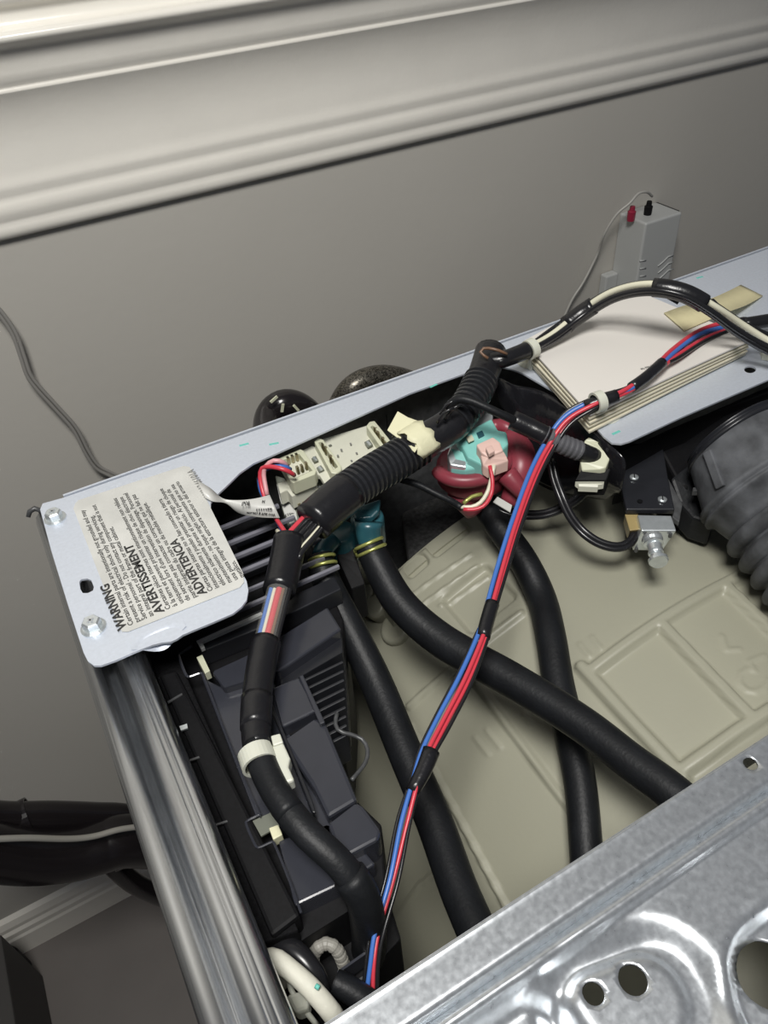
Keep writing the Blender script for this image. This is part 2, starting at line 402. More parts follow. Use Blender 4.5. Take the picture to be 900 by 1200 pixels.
for t, wd in (('Certain internal parts are intentionally not grounded and may', .102), ('present a risk of electrical shock only during servicing.', .094), ('Service personnel - Do not contact any component that is not', .103), ('an integral part of the frame or metal cabinet.', .078)): rows.append((t, SZ, 0.00005, LN, wd))
rows.append(('AVERTISSEMENT', 0.0064, 0.00022, 0.0053, 0.058))
for t, wd in (('Certaines pièces internes sont intentionnellement non reliées', .102), ('à la terre et peuvent présenter un risque de choc électrique', .101), ("uniquement lors d'une intervention de dépannage. Personnel", .103), ('de service-ne pas contacter un composant qui ne fait pas', .099), ('partie intégrante du cadre ou du meuble métallique.', .088)): rows.append((t, SZ, 0.00005, LN, wd))
rows.append(('ADVERTENCIA', 0.0064, 0.00022, 0.0053, 0.048))
for t, wd in (('Ciertas partes internas no se han conectado a tierra', .086), ('intencionalmente y pueden presentar un riesgo de choque', .095), ('eléctrico solamente durante el servicio. Al personal de', .092), ('mantenimiento - no toque ningún componente que no sea', .095), ('una pieza integral de la estructura exterior o del armario', .096), ('metálico.', .014)): rows.append((t, SZ, 0.00005, LN, wd))
text_mesh(rows, (-0.0053, 0.2815), Vector((-0.012, 1, 0)).normalized(), Vector((-1, -0.012, 0)).normalized(), 0, 'printed_text', INK, lb, z=LZ + 0.00012)
text_mesh([('W11246101A', 0.0062, 0.0001, 0, 0.030)], (0.0640, 0.355), Vector((-0.03, 1, 0)).normalized(), Vector((-1, -0.03, 0)).normalized(), 0, 'printed_text', INKG, lb, z=LZ + 0.00012)
# ------------------------------------------------------------------ front brace (galvanised, embossed)
def sstep(a, b, x):
    t = min(1, max(0, (x - a) / (b - a))); return t * t * (3 - 2 * t)
def rrect(x, y, cx, cy, hx, hy, r, ang=0):
    c, s = math.cos(ang), math.sin(ang); dx, dy = x - cx, y - cy
    u, v = abs(c * dx + s * dy) - hx + r, abs(-s * dx + c * dy) - hy + r
    return math.hypot(max(u, 0), max(v, 0)) + min(max(u, v), 0) - r          # signed distance
brace = thing('front_brace', 'mottled galvanised steel brace with pressed pockets across the cabinet front', 'metal brace', (0.25, -0.02, -0.02))
HOLES = [(P(695, 1166, -.007), 0.0035), (P(741, 1150, -.007), 0.0047), (P(878, 898, -.001), 0.0028), (P(903, 1138, -.006), 0.0105)]
pk1 = (P(722, 1160, -.004)); pk2 = P(930, 1150, -.004); pk3 = P(590, 1190, -.004)
YE = 0.0838
def brace_z(x, y):
    d = YE - y
    z = 0.0006 * sstep(0.002, 0.0, d)
    z += -0.0045 * sstep(0.0125, 0.0160, d)                                  # step along the edge
    z -= 0.0030 * math.exp(-((d - 0.0152) / 0.0009) ** 2)
    z += 0.0034 * math.exp(-((d - 0.0192) / 0.0019) ** 2)                    # rib beyond the step
    s = rrect(x, y, pk1[0] + 0.002, pk1[1] - 0.006, 0.030, 0.021, 0.019, math.radians(-12)); z -= 0.0050 * sstep(0.004, -0.006, s)
    s2 = rrect(x, y, pk1[0] + 0.001, pk1[1] - 0.005, 0.019, 0.0125, 0.012, math.radians(-12)); z += 0.0028 * sstep(0.0025, -0.0025, s2)
    s = rrect(x, y, pk2[0] + 0.012, pk2[1] - 0.010, 0.036, 0.030, 0.028); z -= 0.006 * sstep(0.003, -0.004, s)
    s = rrect(x, y, pk3[0] - 0.006, pk3[1] - 0.014, 0.026, 0.017, 0.016); z -= 0.0065 * sstep(0.004, -0.005, s)
    return z
bm = bmesh.new(); STP = 0.0014
nx = int(0.64 / (STP * 1.0)); ny = int(0.17 / STP)
xs = []; x = -0.002
while x < 0.30: xs.append(x); x += STP
while x < 0.652: xs.append(x); x += STP * 4
ys = [YE - 0.0004]; y = YE - STP
while y > -0.03: ys.append(y); y -= (0.0005 if 0.0110 < YE - y < 0.0245 else STP)
while y > -0.13: ys.append(y); y -= STP * 3
grid = [[None] * len(ys) for _ in xs]
for i, x in enumerate(xs):
    for j, y in enumerate(ys):
        X_, Y_ = x, y
        grid[i][j] = bm.verts.new((X_, Y_, brace_z(X_, Y_)))
for i in range(len(xs) - 1):
    for j in range(len(ys) - 1):
        q = (grid[i][j], grid[i + 1][j], grid[i + 1][j + 1], grid[i][j + 1])
        c = sum((v.co for v in q), Vector()) / 4
        if any(math.hypot(c[0] - hc[0], c[1] - hc[1]) < hr for hc, hr in HOLES): continue
        bm.faces.new(q)
for v in [v for v in bm.verts if v.link_faces and v.is_boundary]:
    for hc, hr in HOLES:
        d = math.hypot(v.co.x - hc[0], v.co.y - hc[1])
        if d < hr + STP * 1.3: v.co.x = hc[0] + (v.co.x - hc[0]) * hr / d; v.co.y = hc[1] + (v.co.y - hc[1]) * hr / d
bmesh.ops.delete(bm, geom=[v for v in bm.verts if not v.link_faces], context='VERTS')
o = link('brace_panel', bm, GALV, brace, smooth=True)
sm = o.modifiers.new('thick', 'SOLIDIFY'); sm.thickness = 0.0010; sm.offset = -1
link('brace_lip', box((0.325, YE - 0.0005, -0.009), (0.65, 0.001, 0.018)), GALV, brace)
# ------------------------------------------------------------------ tub
tub = thing('outer_tub', 'cloudy olive-beige plastic washing tub with moulded ribs', 'washer tub', (TX, 0.10, TZ - TR))
def seg_d(x, y, a, b):
    ax, ay = a; bx, by = b; dx, dy = bx - ax, by - ay
    t = max(0, min(1, ((x - ax) * dx + (y - ay) * dy) / (dx * dx + dy * dy))); return math.hypot(x - ax - dx * t, y - ay - dy * t)
def uv(px, py):
    p = PT(px, py); th = math.atan2(p[0] - TX, p[2] - TZ); return (th * TR, p[1])
RIBS = [((692, 789), (868, 677), .0052), ((868, 677), (905, 655), .0052), ((682, 783), (800, 912), .0052), ((778, 737), (882, 846), .0052), ((850, 690), (915, 752), .0052), ((795, 908), (905, 832), .0052),
        ((559, 802), (659, 936), .0030), ((659, 936), (720, 1010), .0030), ((480, 828), (536, 780), .0030), ((536, 780), (611, 719), .0030), ((536, 782), (560, 800), .003),
        ((480, 700), (552, 650), .0016), ((489, 714), (560, 664), .0020), ((516, 710), (570, 672), .0016), ((480, 850), (560, 1000), .0025), ((560, 1000), (600, 1075), .0025), ((450, 1075), (540, 1000), .002)]
RIBS = [(uv(*a), uv(*b), w_) for a, b, w_ in RIBS]
POCK = []
for q in [((474, 657), (497, 667), 0.006), ((505, 640), (545, 610), 0.008)]:
    pass
def rr_uv(c, hx, hy): return (uv(*c), hx, hy)
POCKETS = [(uv(486, 662), .0095, .0065), (uv(524, 630), .0165, .0075), (uv(560, 700), .020, .018)]
PANELS = [(uv(786, 800), .034, .030), ]
RAISE = [(uv(540, 730), .03, .02)]
STROKES = []
def stroke_px(pts): STROKES.extend([(uv(*a), uv(*b)) for a, b in zip(pts, pts[1:])])
stroke_px([(896, 768), (878, 776), (884, 786)])                                             # the "5"
stroke_px([(884, 786), (876, 784), (868, 789), (866, 799), (874, 809), (886, 811), (896, 806), (901, 797)])
stroke_px([(846, 745), (851, 762), (867, 761)])
for (cx, cy, L_, n_, ax, ay) in ((575, 868, 26, 5, (0.62, 0.78), (1, -0.55)), (692, 758, 18, 4, (0.62, 0.78), (1, -0.55)), (618, 842, 12, 2, (.62, .78), (1, -.55))):
    for k in range(n_):
        x0 = cx + (k - n_ / 2) * 9 * ax[1] ; y0 = cy - (k - n_ / 2) * 9 * 0.45
        if k % 2: stroke_px([(x0 - L_ / 2 * ax[0], y0 - L_ / 2 * ax[1]), (x0 + L_ / 2 * ax[0], y0 + L_ / 2 * ax[1])])
def tub_h(s, y):
    h = 0.0
    for a, b, w_ in RIBS:
        if min(a[0], b[0]) - .012 < s < max(a[0], b[0]) + .012 and min(a[1], b[1]) - .012 < y < max(a[1], b[1]) + .012:
            d = seg_d(s, y, a, b); h = max(h, 0.0040 * (w_ / .004) * sstep(w_ * 0.95, w_ * 0.45, d))
    for c, hx, hy in POCKETS:
        d = rrect(s, y, c[0], c[1], hx, hy, 0.004); h -= 0.005 * sstep(0.0015, -0.0015, d)
    for a, b in STROKES:
        if abs(s - a[0]) < .02 and abs(y - a[1]) < .02:
            d = seg_d(s, y, a, b); h = max(h, 0.0009 * sstep(0.0019, 0.0008, d))
    # raised rear-left terraces
    return h
bm = bmesh.new()
S0, S1 = -0.80, 0.80
ss = []; s = S0
while s < S1:
    ss.append(s); s += 0.0014 if -0.26 < s < 0.10 else 0.02
yv = []; y = 0.352
while y > -0.20:
    yv.append(y); y -= 0.0014 if y > 0.05 else 0.02
g = []
for s in ss:
    row = []
    for y in yv:
        h = tub_h(s, y) if (-0.26 < s < 0.10 and y > 0.05) else 0
        h -= 0.004 * sstep(0.346, 0.352, y)
        th = s / TR; R = TR + h
        row.append(bm.verts.new((TX + R * math.sin(th), y, TZ + R * math.cos(th))))
    g.append(row)
for i in range(len(ss) - 1):
    for j in range(len(yv) - 1): bm.faces.new((g[i][j], g[i + 1][j], g[i + 1][j + 1], g[i][j + 1]))
link('tub_shell', bm, TUBM, tub, smooth=True)
bm = bmesh.new(); sweep(bm, [(Vector((TX, 0.351, TZ)), TR - 0.003), (Vector((TX, 0.341, TZ)), TR - 0.003)], 96)
link('tub_back', bm, TUBM, tub)
# moulded bosses at the tub's upper left
for (px, py, r, hgt, rr) in ((421, 672, 13, .012, 0), (436, 700, 12, .010, 0), (448, 716, 15, .012, 0), (466, 738, 20, .006, 0)):
    c = PT(px, py, 0.0); n = (c - Vector((TX, c[1], TZ))).normalized(); R = PR(px, py, c[2], r)
    bm = bmesh.new(); sweep(bm, [(c - n * .02, R), (c + n * (hgt - .002), R), (c + n * hgt, R - .002)], 20)
    b_ = link('moulded_boss', bm, TUBM, tub, smooth=False, bevel=0.0012)
bm = bmesh.new()
for (px, py, w_) in ((447, 707, .004), (455, 722, .004)):
    c = PT(px, py, 0.006); add_box(bm, c, (.003, .02, .02))
link('moulded_fin', bm, TUBM, tub, bevel=.0008)
# dark concrete-like weight behind the tub
bm = slab(zs([(470, 600), (560, 560), (560, 600), (478, 655)], -.115), .03)
wt = link('counterweight', bm, mat('speckled_dark', (0.035, 0.035, 0.035), 0.8, var=0.8, vscale=350), None, bevel=.003)
tag(wt, 'dark speckled block wedged behind the tub below the taped conduit', 'counterweight')
# ------------------------------------------------------------------ control module (black plastic)
ctl = thing('control_module', 'long black plastic electronics housing along the left side of the cabinet', 'control module', (0.045, 0.25, -0.13))
link('housing_body', slab(zs([(262, 600), (345, 590), (402, 725), (404, 768), (398, 850), (378, 866), (418, 938), (447, 966), (452, 1040), (345, 1108), (300, 1112), (178, 775)], -.045), .085), BLKM, ctl, bevel=.001)
link('foam_strip', slab(zs([(172, 762), (204, 750), (222, 800), (350, 1090), (300, 1108)], -.034), .02), FOAM, ctl, bevel=.001)
link('foam_strip', slab(zs([(186, 790), (206, 784), (352, 1072), (318, 1098)], -.031), .02), BLKM, ctl, bevel=.0016)
for a, b in (((196, 822), (213, 812)), ((221, 890), (233, 886)), ((250, 966), (266, 961))):
    link('foam_seam', slab([(a[0], a[1], -.0303), (b[0], b[1], -.0303), (b[0] + 1, b[1] + 2, -.0303), (a[0] + 1, a[1] + 2, -.0303)], .0006), DARKPAINT, ctl)
link('steel_tab', slab(zs([(210, 851), (219, 848), (220, 853), (212, 856)], -.029), .001), CHROME, ctl)
# louvre bars on the module's rear deck, running left to right
for k, (y, x0, x1, wd) in enumerate(((0.3613, 0.045, 0.104, .0042), (0.3455, 0.045, 0.108, .0042), (0.3325, 0.045, 0.111, .0042), (0.3190, 0.045, 0.113, .0042), (0.3035, 0.045, 0.108, .003), (0.2925, 0.030, 0.112, .0035))):
    link('louvre_bar', box(((x0 + x1) / 2, y - .001, -.0305), (x1 - x0, wd * .6, .003)), LOUV, ctl, bevel=.0006)
for y, x0, x1 in ((0.3530, .07, .093), (0.3390, .062, .100), (0.3255, .06, .103)):
    link('vent_insert', box(((x0 + x1) / 2, y - .0005, -.039), (x1 - x0, .006, .004)), BLKG, ctl)
link('white_edge', slab(zs([(230, 751), (306, 717), (308, 720), (237, 752), (240, 759), (236, 761)], -.0295), .002), CASE, ctl, label='thin pale edge strip')
link('deck_ledge', slab(zs([(236, 764), (310, 734), (400, 690), (392, 676), (310, 712), (228, 750)], -.033), .012), BLK, ctl, bevel=.0008)
# raised hood at the upper right
link('raised_hood', slab(zs([(248, 787), (302, 762), (384, 711), (400, 737), (328, 786), (262, 806)], -.029), .022), BLKG, ctl, bevel=.0012)
link('hood_face', slab(zs([(326, 790), (400, 741), (402, 764), (345, 797), (330, 806)], -.036), .02), BLK, ctl, bevel=.0006)
# long lower cover plates
link('cover_plate', slab(zs([(236, 793), (262, 806), (318, 786), (322, 800), (345, 860), (392, 955), (398, 990), (318, 966), (300, 958)], -.034), .02), BLKG, ctl, bevel=.001)
link('cover_plate', slab(zs([(326, 985), (345, 1062), (412, 1030), (440, 1012), (396, 960)], -.034), .02), BLKG, ctl, bevel=.001)
link('edge_rail', tb(zs([(211, 768), (218, 789), (226, 794), (236, 790), (240, 796), (268, 868), (301, 948)], -.0305), 1.8, seg=6, n=2) if False else tube(bmesh.new(), zs([(225, 757), (213, 765), (210, 769), (217, 789), (222, 793), (236, 789), (240, 797), (270, 874), (302, 950), (304, 954), (290, 962), (289, 967), (299, 990), (304, 993), (318, 987), (322, 990), (340, 1034), (353, 1070)], -.0305), 1.7, seg=6, step=.0012), BLKG, ctl)
link('terminal_block', slab(zs([(319, 806), (350, 793), (372, 832), (331, 852)], -.026), .014), BLKG, ctl, bevel=.0010)
link('terminal_recess', slab(zs([(334, 853), (368, 838), (372, 846), (340, 862)], -.0335), .002), BLKM, ctl)
link('long_cover', slab(zs([(331, 868), (370, 841), (382, 848), (419, 937), (384, 958), (368, 925)], -.0265), .02), BLKG, ctl, bevel=.0016)
link('end_cover', slab(zs([(384, 966), (418, 940), (426, 945), (446, 972), (443, 984), (398, 1008)], -.0275), .022), BLKG, ctl, bevel=.0014)
link('wall_ridge', slab(zs([(350, 792), (355, 790), (381, 846), (375, 849)], -.024), .018), BLKG, ctl, bevel=.0006)
link('wall_ridge', slab(zs([(312, 815), (315, 814), (366, 938), (370, 952), (366, 952)], -.026), .018), BLK, ctl, bevel=.0004)
# heat sink fins
ra, rb = P(352, 793, -.03), P(384, 852, -.03)
for k in range(9):
    e = P(402 + k * .6, 775 + k * 10.6, -.036); y = e[1]; t_ = min(1.2, max(0, (ra[1] - y) / (ra[1] - rb[1]))); x0 = ra[0] + (rb[0] - ra[0]) * t_
    link('cooling_fin', box(((x0 + e[0]) / 2, y, -.047), (e[0] - x0, .0016, .022)), BLK, ctl, bevel=.0004)
link('fin_rail', slab(zs([(400, 768), (404, 765), (409, 856), (405, 860)], -.046), .015), BLK, ctl, bevel=.0008)
# lower open edge with connectors
link('bottom_tray', slab(zs([(352, 1085), (450, 1035), (470, 1100), (395, 1180), (330, 1190)], -.075), .05), BLKM, ctl, bevel=.001)
for a, b in (((356, 1091), (412, 1060)), ((395, 1138), (432, 1112)), ((415, 1150), (440, 1135))):
    link('steel_edge', slab([(a[0], a[1], -.058), (b[0], b[1], -.058), (b[0] + 1, b[1] + 3, -.058), (a[0] + 1, a[1] + 3, -.058)], .012), DARKPAINT if a[1] > 1145 else BLKG, ctl)
link('yellow_pin_header', slab(zs([(315, 970), (326, 966), (331, 978), (320, 984)], -.030), .006), MASK2, ctl, bevel=.0004)
link('pin_header', slab(zs([(230, 770), (237, 767), (246, 786), (240, 789)], -.029), .006), SOCK, ctl, bevel=.0003)
link('drip_slot', slab(zs([(296, 962), (322, 950), (330, 966), (306, 980)], -.0325), .001), BODYG, ctl)
bm = bmesh.new(); tube(bm, [(395, 836, -.034), (393, 848, -.034), (398, 857, -.034), (412, 861, -.036), (425, 867, -.038), (431, 880, -.039), (428, 894, -.039), (419, 906, -.038), (412, 914, -.036)], 2.6, seg=8)
sp = link('spring_clip', bm, DARKPAINT, None, smooth=True); tag(sp, 'bent dark wire clip hooked beside the cooling fins', 'wire clip')
# ------------------------------------------------------------------ internal hoses
def hose(px, rad, name, lbl, m=RUB, group='rubber hoses over the tub', surf=None):
    t = thing(name, lbl, 'hose', P(*px[0]), group)
    t['group'] = group
    link('hose_tube', tb(px, rad, seg=24, step=.004), m, t, smooth=True)
    return t
def onTub(px, py, off): return (px, py, PT(px, py, off)[2])
def clamp(t, px, py, z, ax, ay, az, rpx):
    c = P(px, py, z); d = (P(ax, ay, az) - c).normalized(); r = PR(px, py, z, rpx)
    bm = bmesh.new()
    u = d.orthogonal().normalized(); v = d.cross(u)
    for off in (-0.0022, 0.0022):
        n = 28; rings = [(c + d * off + (u * math.cos(2 * math.pi * k / n) + v * math.sin(2 * math.pi * k / n)) * r, 0.0011) for k in range(n + 1)]
        sweep(bm, rings, 8, True)
    add_box(bm, c + u * (r + .001), (.005, .004, .004))
    link('spring_clamp', bm, CLAMP, t, smooth=True, label='yellow zinc spring clamp')
hA = hose([(374, 650, -.035), (384, 684, -.045), (412, 740, -.06), (441, 800, -.075), (474, 880, -.085), (508, 960, -.09), (535, 1035, -.09), (556, 1085, -.088), (580, 1140, -.085)], [15, 17, 18.5, 19.5, 20.5, 22, 23, 24, 24], 'drain_hose', 'black rubber hose running from the yellow clamp beside the louvres to the front brace')
clamp(hA, 378, 658, -.036, 386, 690, -.046, 15)
hB = hose([(431, 634, -.035), (442, 660, -.045), (470, 708, -.058), (520, 752, -.066), (600, 797, -.066), (680, 847, -.064), (740, 893, -.062), (790, 930, -.060), (850, 985, -.06)], [16, 18, 19.5, 20.5, 21, 21.5, 22, 23, 24], 'drain_hose', 'thick black rubber hose crossing over another hose, from the teal valve to the right')
clamp(hB, 434, 641, -.038, 446, 668, -.048, 17)
C_ = [(558, 572), (580, 610), (612, 655), (634, 700), (645, 745), (654, 800), (668, 860), (680, 920), (686, 985), (690, 1050)]
hC = hose([(a, b, PT(a, b, .012)[2]) if b > 700 else (a, b, -.06 - .03 * (b - 572) / 128) for a, b in C_], [15, 16, 17, 17.5, 18, 18.5, 19, 19, 19.5, 20], 'drain_hose', 'black rubber hose from the red valve that passes underneath the crossing hose')
clamp(hC, 556, 582, -.055, 572, 610, -.06, 15)
# ------------------------------------------------------------------ main harness in conduit
har = thing('wiring_harness', 'thick main wiring harness in corrugated black conduit, sleeves and tape', 'wiring harness', P(420, 580, -.01))
ax_ = [(575, 412, .016), (566, 440, .014), (551, 470, .010), (530, 497, .006), (500, 516, .003), (470, 536, 0), (430, 560, 0), (398, 584, 0), (366, 612, -.002)]
def cut(px, a, b): 
    full = catmull([tuple(p) for p in px], 20); n = len(full) - 1
    return full[int(a * n):int(b * n) + 1][::3] + [full[int(b * n)]]
def seg_tube(px, a, b, rad, name, m, parent, corr=None, smooth=True, **k):
    return link(name, tb(cut(px, a, b), rad, corr=corr, seg=20, **k), m, parent, smooth=smooth and not corr)
seg_tube(ax_, 0.00, 0.17, 18.5, 'tape_wrap', TAPE, har, flat=.9)
seg_tube(ax_, 0.15, 0.37, 19, 'corrugated_conduit', CONDUIT, har, corr=(.0040, .085))
seg_tube(ax_, 0.36, 0.60, 21, 'tape_wrap', TAPE, har)
seg_tube(ax_, 0.54, 0.86, 22, 'corrugated_conduit', CONDUIT, har, corr=(.0040, .085))
seg_tube(ax_, 0.84, 1.00, 25, 'shrink_sleeve', TAPE, har)
lo = [(340, 632, -.006), (333, 668, -.010), (321, 715, -.012), (309, 765, -.012), (301, 820, -.012), (302, 875, -.012), (322, 926, -.012), (356, 972, -.014), (398, 1012, -.020), (424, 1050, -.032), (432, 1090, -.055), (432, 1120, -.085)]
seg_tube(lo, 0.0, 0.145, 19.5, 'shrink_sleeve', TAPE, har)
seg_tube(lo, 0.13, 0.26, 14.5, 'clear_sleeve', CLEAR, har)
seg_tube(lo, 0.25, 0.46, 17.5, 'tape_wrap', TAPE, har)
seg_tube(lo, 0.36, 0.42, 18.6, 'tape_wrap', TAPE, har)
seg_tube(lo, 0.45, 0.60, 17.5, 'tape_wrap', RUB, har)
seg_tube(lo, 0.58, 0.78, 18.0, 'tape_wrap', RUB, har, flat=.8)
seg_tube(lo, 0.76, 1.0, 21, 'tape_wrap', RUB, har)
# wires between sleeves and inside the clear sleeve
br = [(378, 600, -.002), (358, 622, -.004), (344, 638, -.005), (338, 650, -.006)]
for off, m, r in ((-12, RED, 3.6), (-7, BKW, 4), (-1, BKW, 4), (5, BKW, 4), (10, WHT, 2.6), (13, BKW, 3.5)):
    link('wire', tb(shift(br, [-off * .9, -off, -off, -off]), r, seg=8), m, har, smooth=True)
cw = cut(lo, 0.10, 0.30)
for off, m, r in ((9.5, BLUE, 2.6), (5.5, WHT, 2.2), (0, RED, 4.2), (-5, BWN, 2.4), (-9, BKW, 3.2), (-12, BKW, 3)):
    link('wire', tb(shift(cw, off, .002), r, seg=8), m, har, smooth=True)
link('wire', tb([(572, 420, .026), (563, 413, .029), (568, 408, .031), (582, 410, .031), (594, 415, .027)], 1.8, seg=8), BWN, har, smooth=True)
# cable tie with its latch
tie = ring_band(P(302, 889, -.012), P(312, 905, -.012) - P(300, 872, -.012), PR(302, 889, -.012, 18), .0075, .0012)
tz = link('cable_tie', tie, NYL, har, smooth=False, label='white nylon cable tie')
link('tie_latch', slab(zs([(319, 868), (330, 866), (340, 888), (338, 898), (345, 914), (334, 918), (326, 900), (320, 886)], -.010), .007), NYL, tz, bevel=.001)
link('tie_tail', slab(zs([(317, 862), (328, 859), (332, 870), (320, 874)], -.009), .005), NYL, tz, bevel=.0006)
# cream tape flag round the conduit
bm = bmesh.new()
c0 = P(488, 522, .002); ax0 = (P(505, 512, .003) - P(470, 536, 0)).normalized()
R0 = PR(488, 522, .002, 22) + .0019
u = Vector((0, 0, 1)); u = (u - ax0 * u.dot(ax0)).normalized(); v = ax0.cross(u)
vs = []
for i in range(15):
    a = math.radians(-75 + i * 11.5); row = []
    for j in range(5):
        wj = (j / 4 - .5) * (.0145 + .003 * math.sin(i * 1.7 + j)); row.append(bm.verts.new(c0 + ax0 * wj + (u * math.cos(a) + v * math.sin(a)) * (R0 + .0002 * random.random())))
    vs.append(row)
for i in range(14):
    for j in range(4): bm.faces.new((vs[i][j], vs[i + 1][j], vs[i + 1][j + 1], vs[i][j + 1]))
# free end standing up to the upper left
tp = [P(*q) for q in ((470, 483, .022), (455, 503, .016), (464, 494, .019), (485, 492, .016))]
o = link('tape_flag', bm, MASK2, har, smooth=True, label='cream tape flag stuck round the conduit'); s_ = o.modifiers.new('t', 'SOLIDIFY'); s_.thickness = .0003
o = link('tape_flag', slab([(466, 482, .016), (454, 504, .012), (470, 516, .010), (486, 530, .009), (503, 505, .013), (492, 494, .014), (478, 489, .015)], .0004), MASK2, har)
# thin black jumper loop behind the conduit
link('wire', tb([(402, 566, -.012), (410, 556, -.010), (424, 549, -.010), (440, 547, -.012)], 3, seg=8), BKW, har, smooth=True)
# ------------------------------------------------------------------ side branch cable with its own conduit
brc = thing('branch_cable', 'thin black branch cable entering a short grey corrugated tube', 'cable', P(640, 510, .0))
link('cable', tb([(524, 478, .020), (536, 468, .026), (552, 470, .026), (575, 480, .022), (597, 490, .016), (606, 494, .012)], 5.2, seg=12), RUB, brc, smooth=True)
c2 = [(600, 492, .012), (620, 501, .008), (640, 511, .004), (660, 521, -.002), (680, 529, -.008), (697, 536, -.014)]
seg_tube(c2, 0, .42, 11.5, 'shrink_sleeve', TAPE, brc)
seg_tube(c2, .38, .78, 11.5, 'corrugated_conduit', CONDG, brc, corr=(.0034, .05))
seg_tube(c2, .76, 1, 11, 'shrink_sleeve', TAPE, brc)
for k, (a, b) in enumerate(((528, 474), (533, 480), (524, 484), (538, 472))):
    link('wire', tb([(a - 12, b + 12, .018), (a - 4, b, .024), (a + 8, b - 6, .026)], 1.8, seg=6), BKW, brc, smooth=True)
# ------------------------------------------------------------------ upper loom arching over the booklet
up_ = [(572, 424, .018), (590, 421, .020), (620, 409, .020), (650, 391, .022), (685, 365, .032), (720, 345, .046), (760, 337, .056), (800, 343, .056), (835, 362, .046), (868, 385, .030), (905, 404, .018), (960, 424, .011), (1180, 470, .005)]
loom = thing('upper_loom', 'black and cream wire loom arching over the paper booklet', 'wire loom', P(760, 345, .0))
for off, dz, m, r in ((-6, .0, BKW, 3.0), (-2, .0012, WHT, 3.8), (3, .001, BKW, 3.6), (6, -.001, BKW, 3.2), (7, -.002, BKW, 3.0)):
    sp_ = [off * s for s in (.6, .6, .6, 1.0, .9, .9, 1, 1, 1, 1.2, 1.5, 1.6, 1.6)]
    if m is WHT: sp_ = [-2, -2, -2, -1, -3, -4, -4.5, -4, -4, -5, -2, 3, 3]
    link('wire', tb(shift(up_, sp_, dz), r, seg=8), m, loom, smooth=True)
seg_tube(up_, .0, .17, 10, 'tape_wrap', TAPE, loom)
seg_tube(up_, .284, .362, 10.5, 'tape_wrap', TAPE, loom)
seg_tube(up_, .513, .642, 11, 'tape_wrap', TAPE, loom)
link('tape_tail', slab([(774, 345, .050), (790, 341, .050), (797, 352, .046), (794, 356, .045)], .0006), TAPE, loom)
link('wire', tb([(835, 352, .048), (850, 366, .036), (872, 382, .024), (905, 400, .016), (950, 414, .010), (1150, 455, .005)], 2.4, seg=8), BKW, loom, smooth=True)
def nylon_clip(px, py, z, d0, d1, r, t):
    c = P(px, py, z); d = (P(*d1) - P(*d0)).normalized()
    n = link('cable_clip', ring_band(c, d, PR(px, py, z, r), .0055, .0014), NYL, t, label='milky nylon cable clip')
    bm = bmesh.new(); sweep(bm, [(P(px + 4, py + 14, 0.0), .0125), (P(px + 4, py + 14, 0.0) + Vector((0, 0, .0028)), .010)], 20)
    link('clip_base', bm, NYL, n, smooth=False, bevel=.0006)
    link('clip_stem', box((c + P(px + 4, py + 14, 0.001)) / 2, (.005, .004, max(.003, z))), NYL, n)
nylon_clip(622, 409, .020, (610, 414, .02), (634, 402, .021), 9.5, loom)
# ------------------------------------------------------------------ blue, red and black bundle
bd = [(1240, 318, .016), (905, 375, .014), (875, 378, .014), (850, 384, .014), (820, 394, .016), (790, 413, .019), (768, 433, .022), (738, 456, .0215), (700, 471, .019), (665, 492, .011), (643, 524, .000), (625, 560, -.008), (605, 615, -.016), (588, 665, -.022), (573, 715, -.026), (564, 745, -.027), (545, 795, -.028), (520, 845, -.030), (500, 885, -.030), (485, 922, -.032), (472, 965, -.035), (458, 1030, -.040), (442, 1090, -.046), (434, 1130, -.052), (432, 1170, -.06)]
bun = thing('wire_bundle', 'long thin bundle of blue, red and black wires taped at intervals', 'wire bundle', P(560, 760, -.04))
#            0     1   2   3   4   5   6   7   8   9  10   11  12  13  14  15  16   17   18  19  20  21  22  23  24
W_ = {
 'b': (BLUE, 2.9, [0, 0, 0, 1, 2, 0, -1, 0, 3, 5, 6, 6, 6, 5, 4, 4, 7, 8, 7, 3, 2, 1, 2, 0, 3], .001),
 'r': (RED, 2.7, [2, 2, 2, 6, 6, 4, 3, 2, -1, 0, 1, 1, 1, -1, -2, -2, 0, 1, 1, -3, -5, -3, -2, -4, -5], [.002] * 20 + [0, -.002, -.002, 0, 0]),
 'r2': (RED, 2.5, [-1, -1, -1, -3, -5, -5, -3, -2, -3, -3, -3, -3, -2, -4, -4, -6, -5, -4, -4, -4, -6, -3, -2, -3, -6], [0] * 20 + [-.002, -.003, -.003, -.001, 0]),
 'k': (BKW, 2.4, [-3, -3, -3, -5, -8, -8, 1, 1, -5, -6, -6, -6, -6, -7, -7, -8, -9, -9, -7, -6, -8, -9, -8, -9, -10], 0),
 'k2': (BKW, 2.2, [3, 3, 3, 3, 3, -2, 3, 3, 6, 8, 4, 3, 3, 2, 1, 6, 10, 11, 10, 6, 7, 6, 7, 5, 8], -.001),
}
for k_, (m, r, offs, dz) in W_.items():
    link('wire', tb(shift(bd, offs, dz), r, seg=8), m, bun, smooth=True)
def near(px, a, b): return px[a:b]
link('tape_wrap', tb(bd[0:4], [9, 8, 7.5, 7], seg=14), TAPE, bun, smooth=True)
link('tape_wrap', tb([(776, 425, .023), (758, 441, .023), (740, 454, .022)], 6.5, seg=14), TAPE, bun, smooth=True)
link('tape_wrap', tb([(722, 464, .021), (704, 470, .020), (686, 477, .017)], 8, seg=14), TAPE, bun, smooth=True)
link('tape_wrap', tb([(577, 707, -.025), (571, 727, -.026), (566, 747, -.027)], 8.5, seg=14), TAPE, bun, smooth=True)
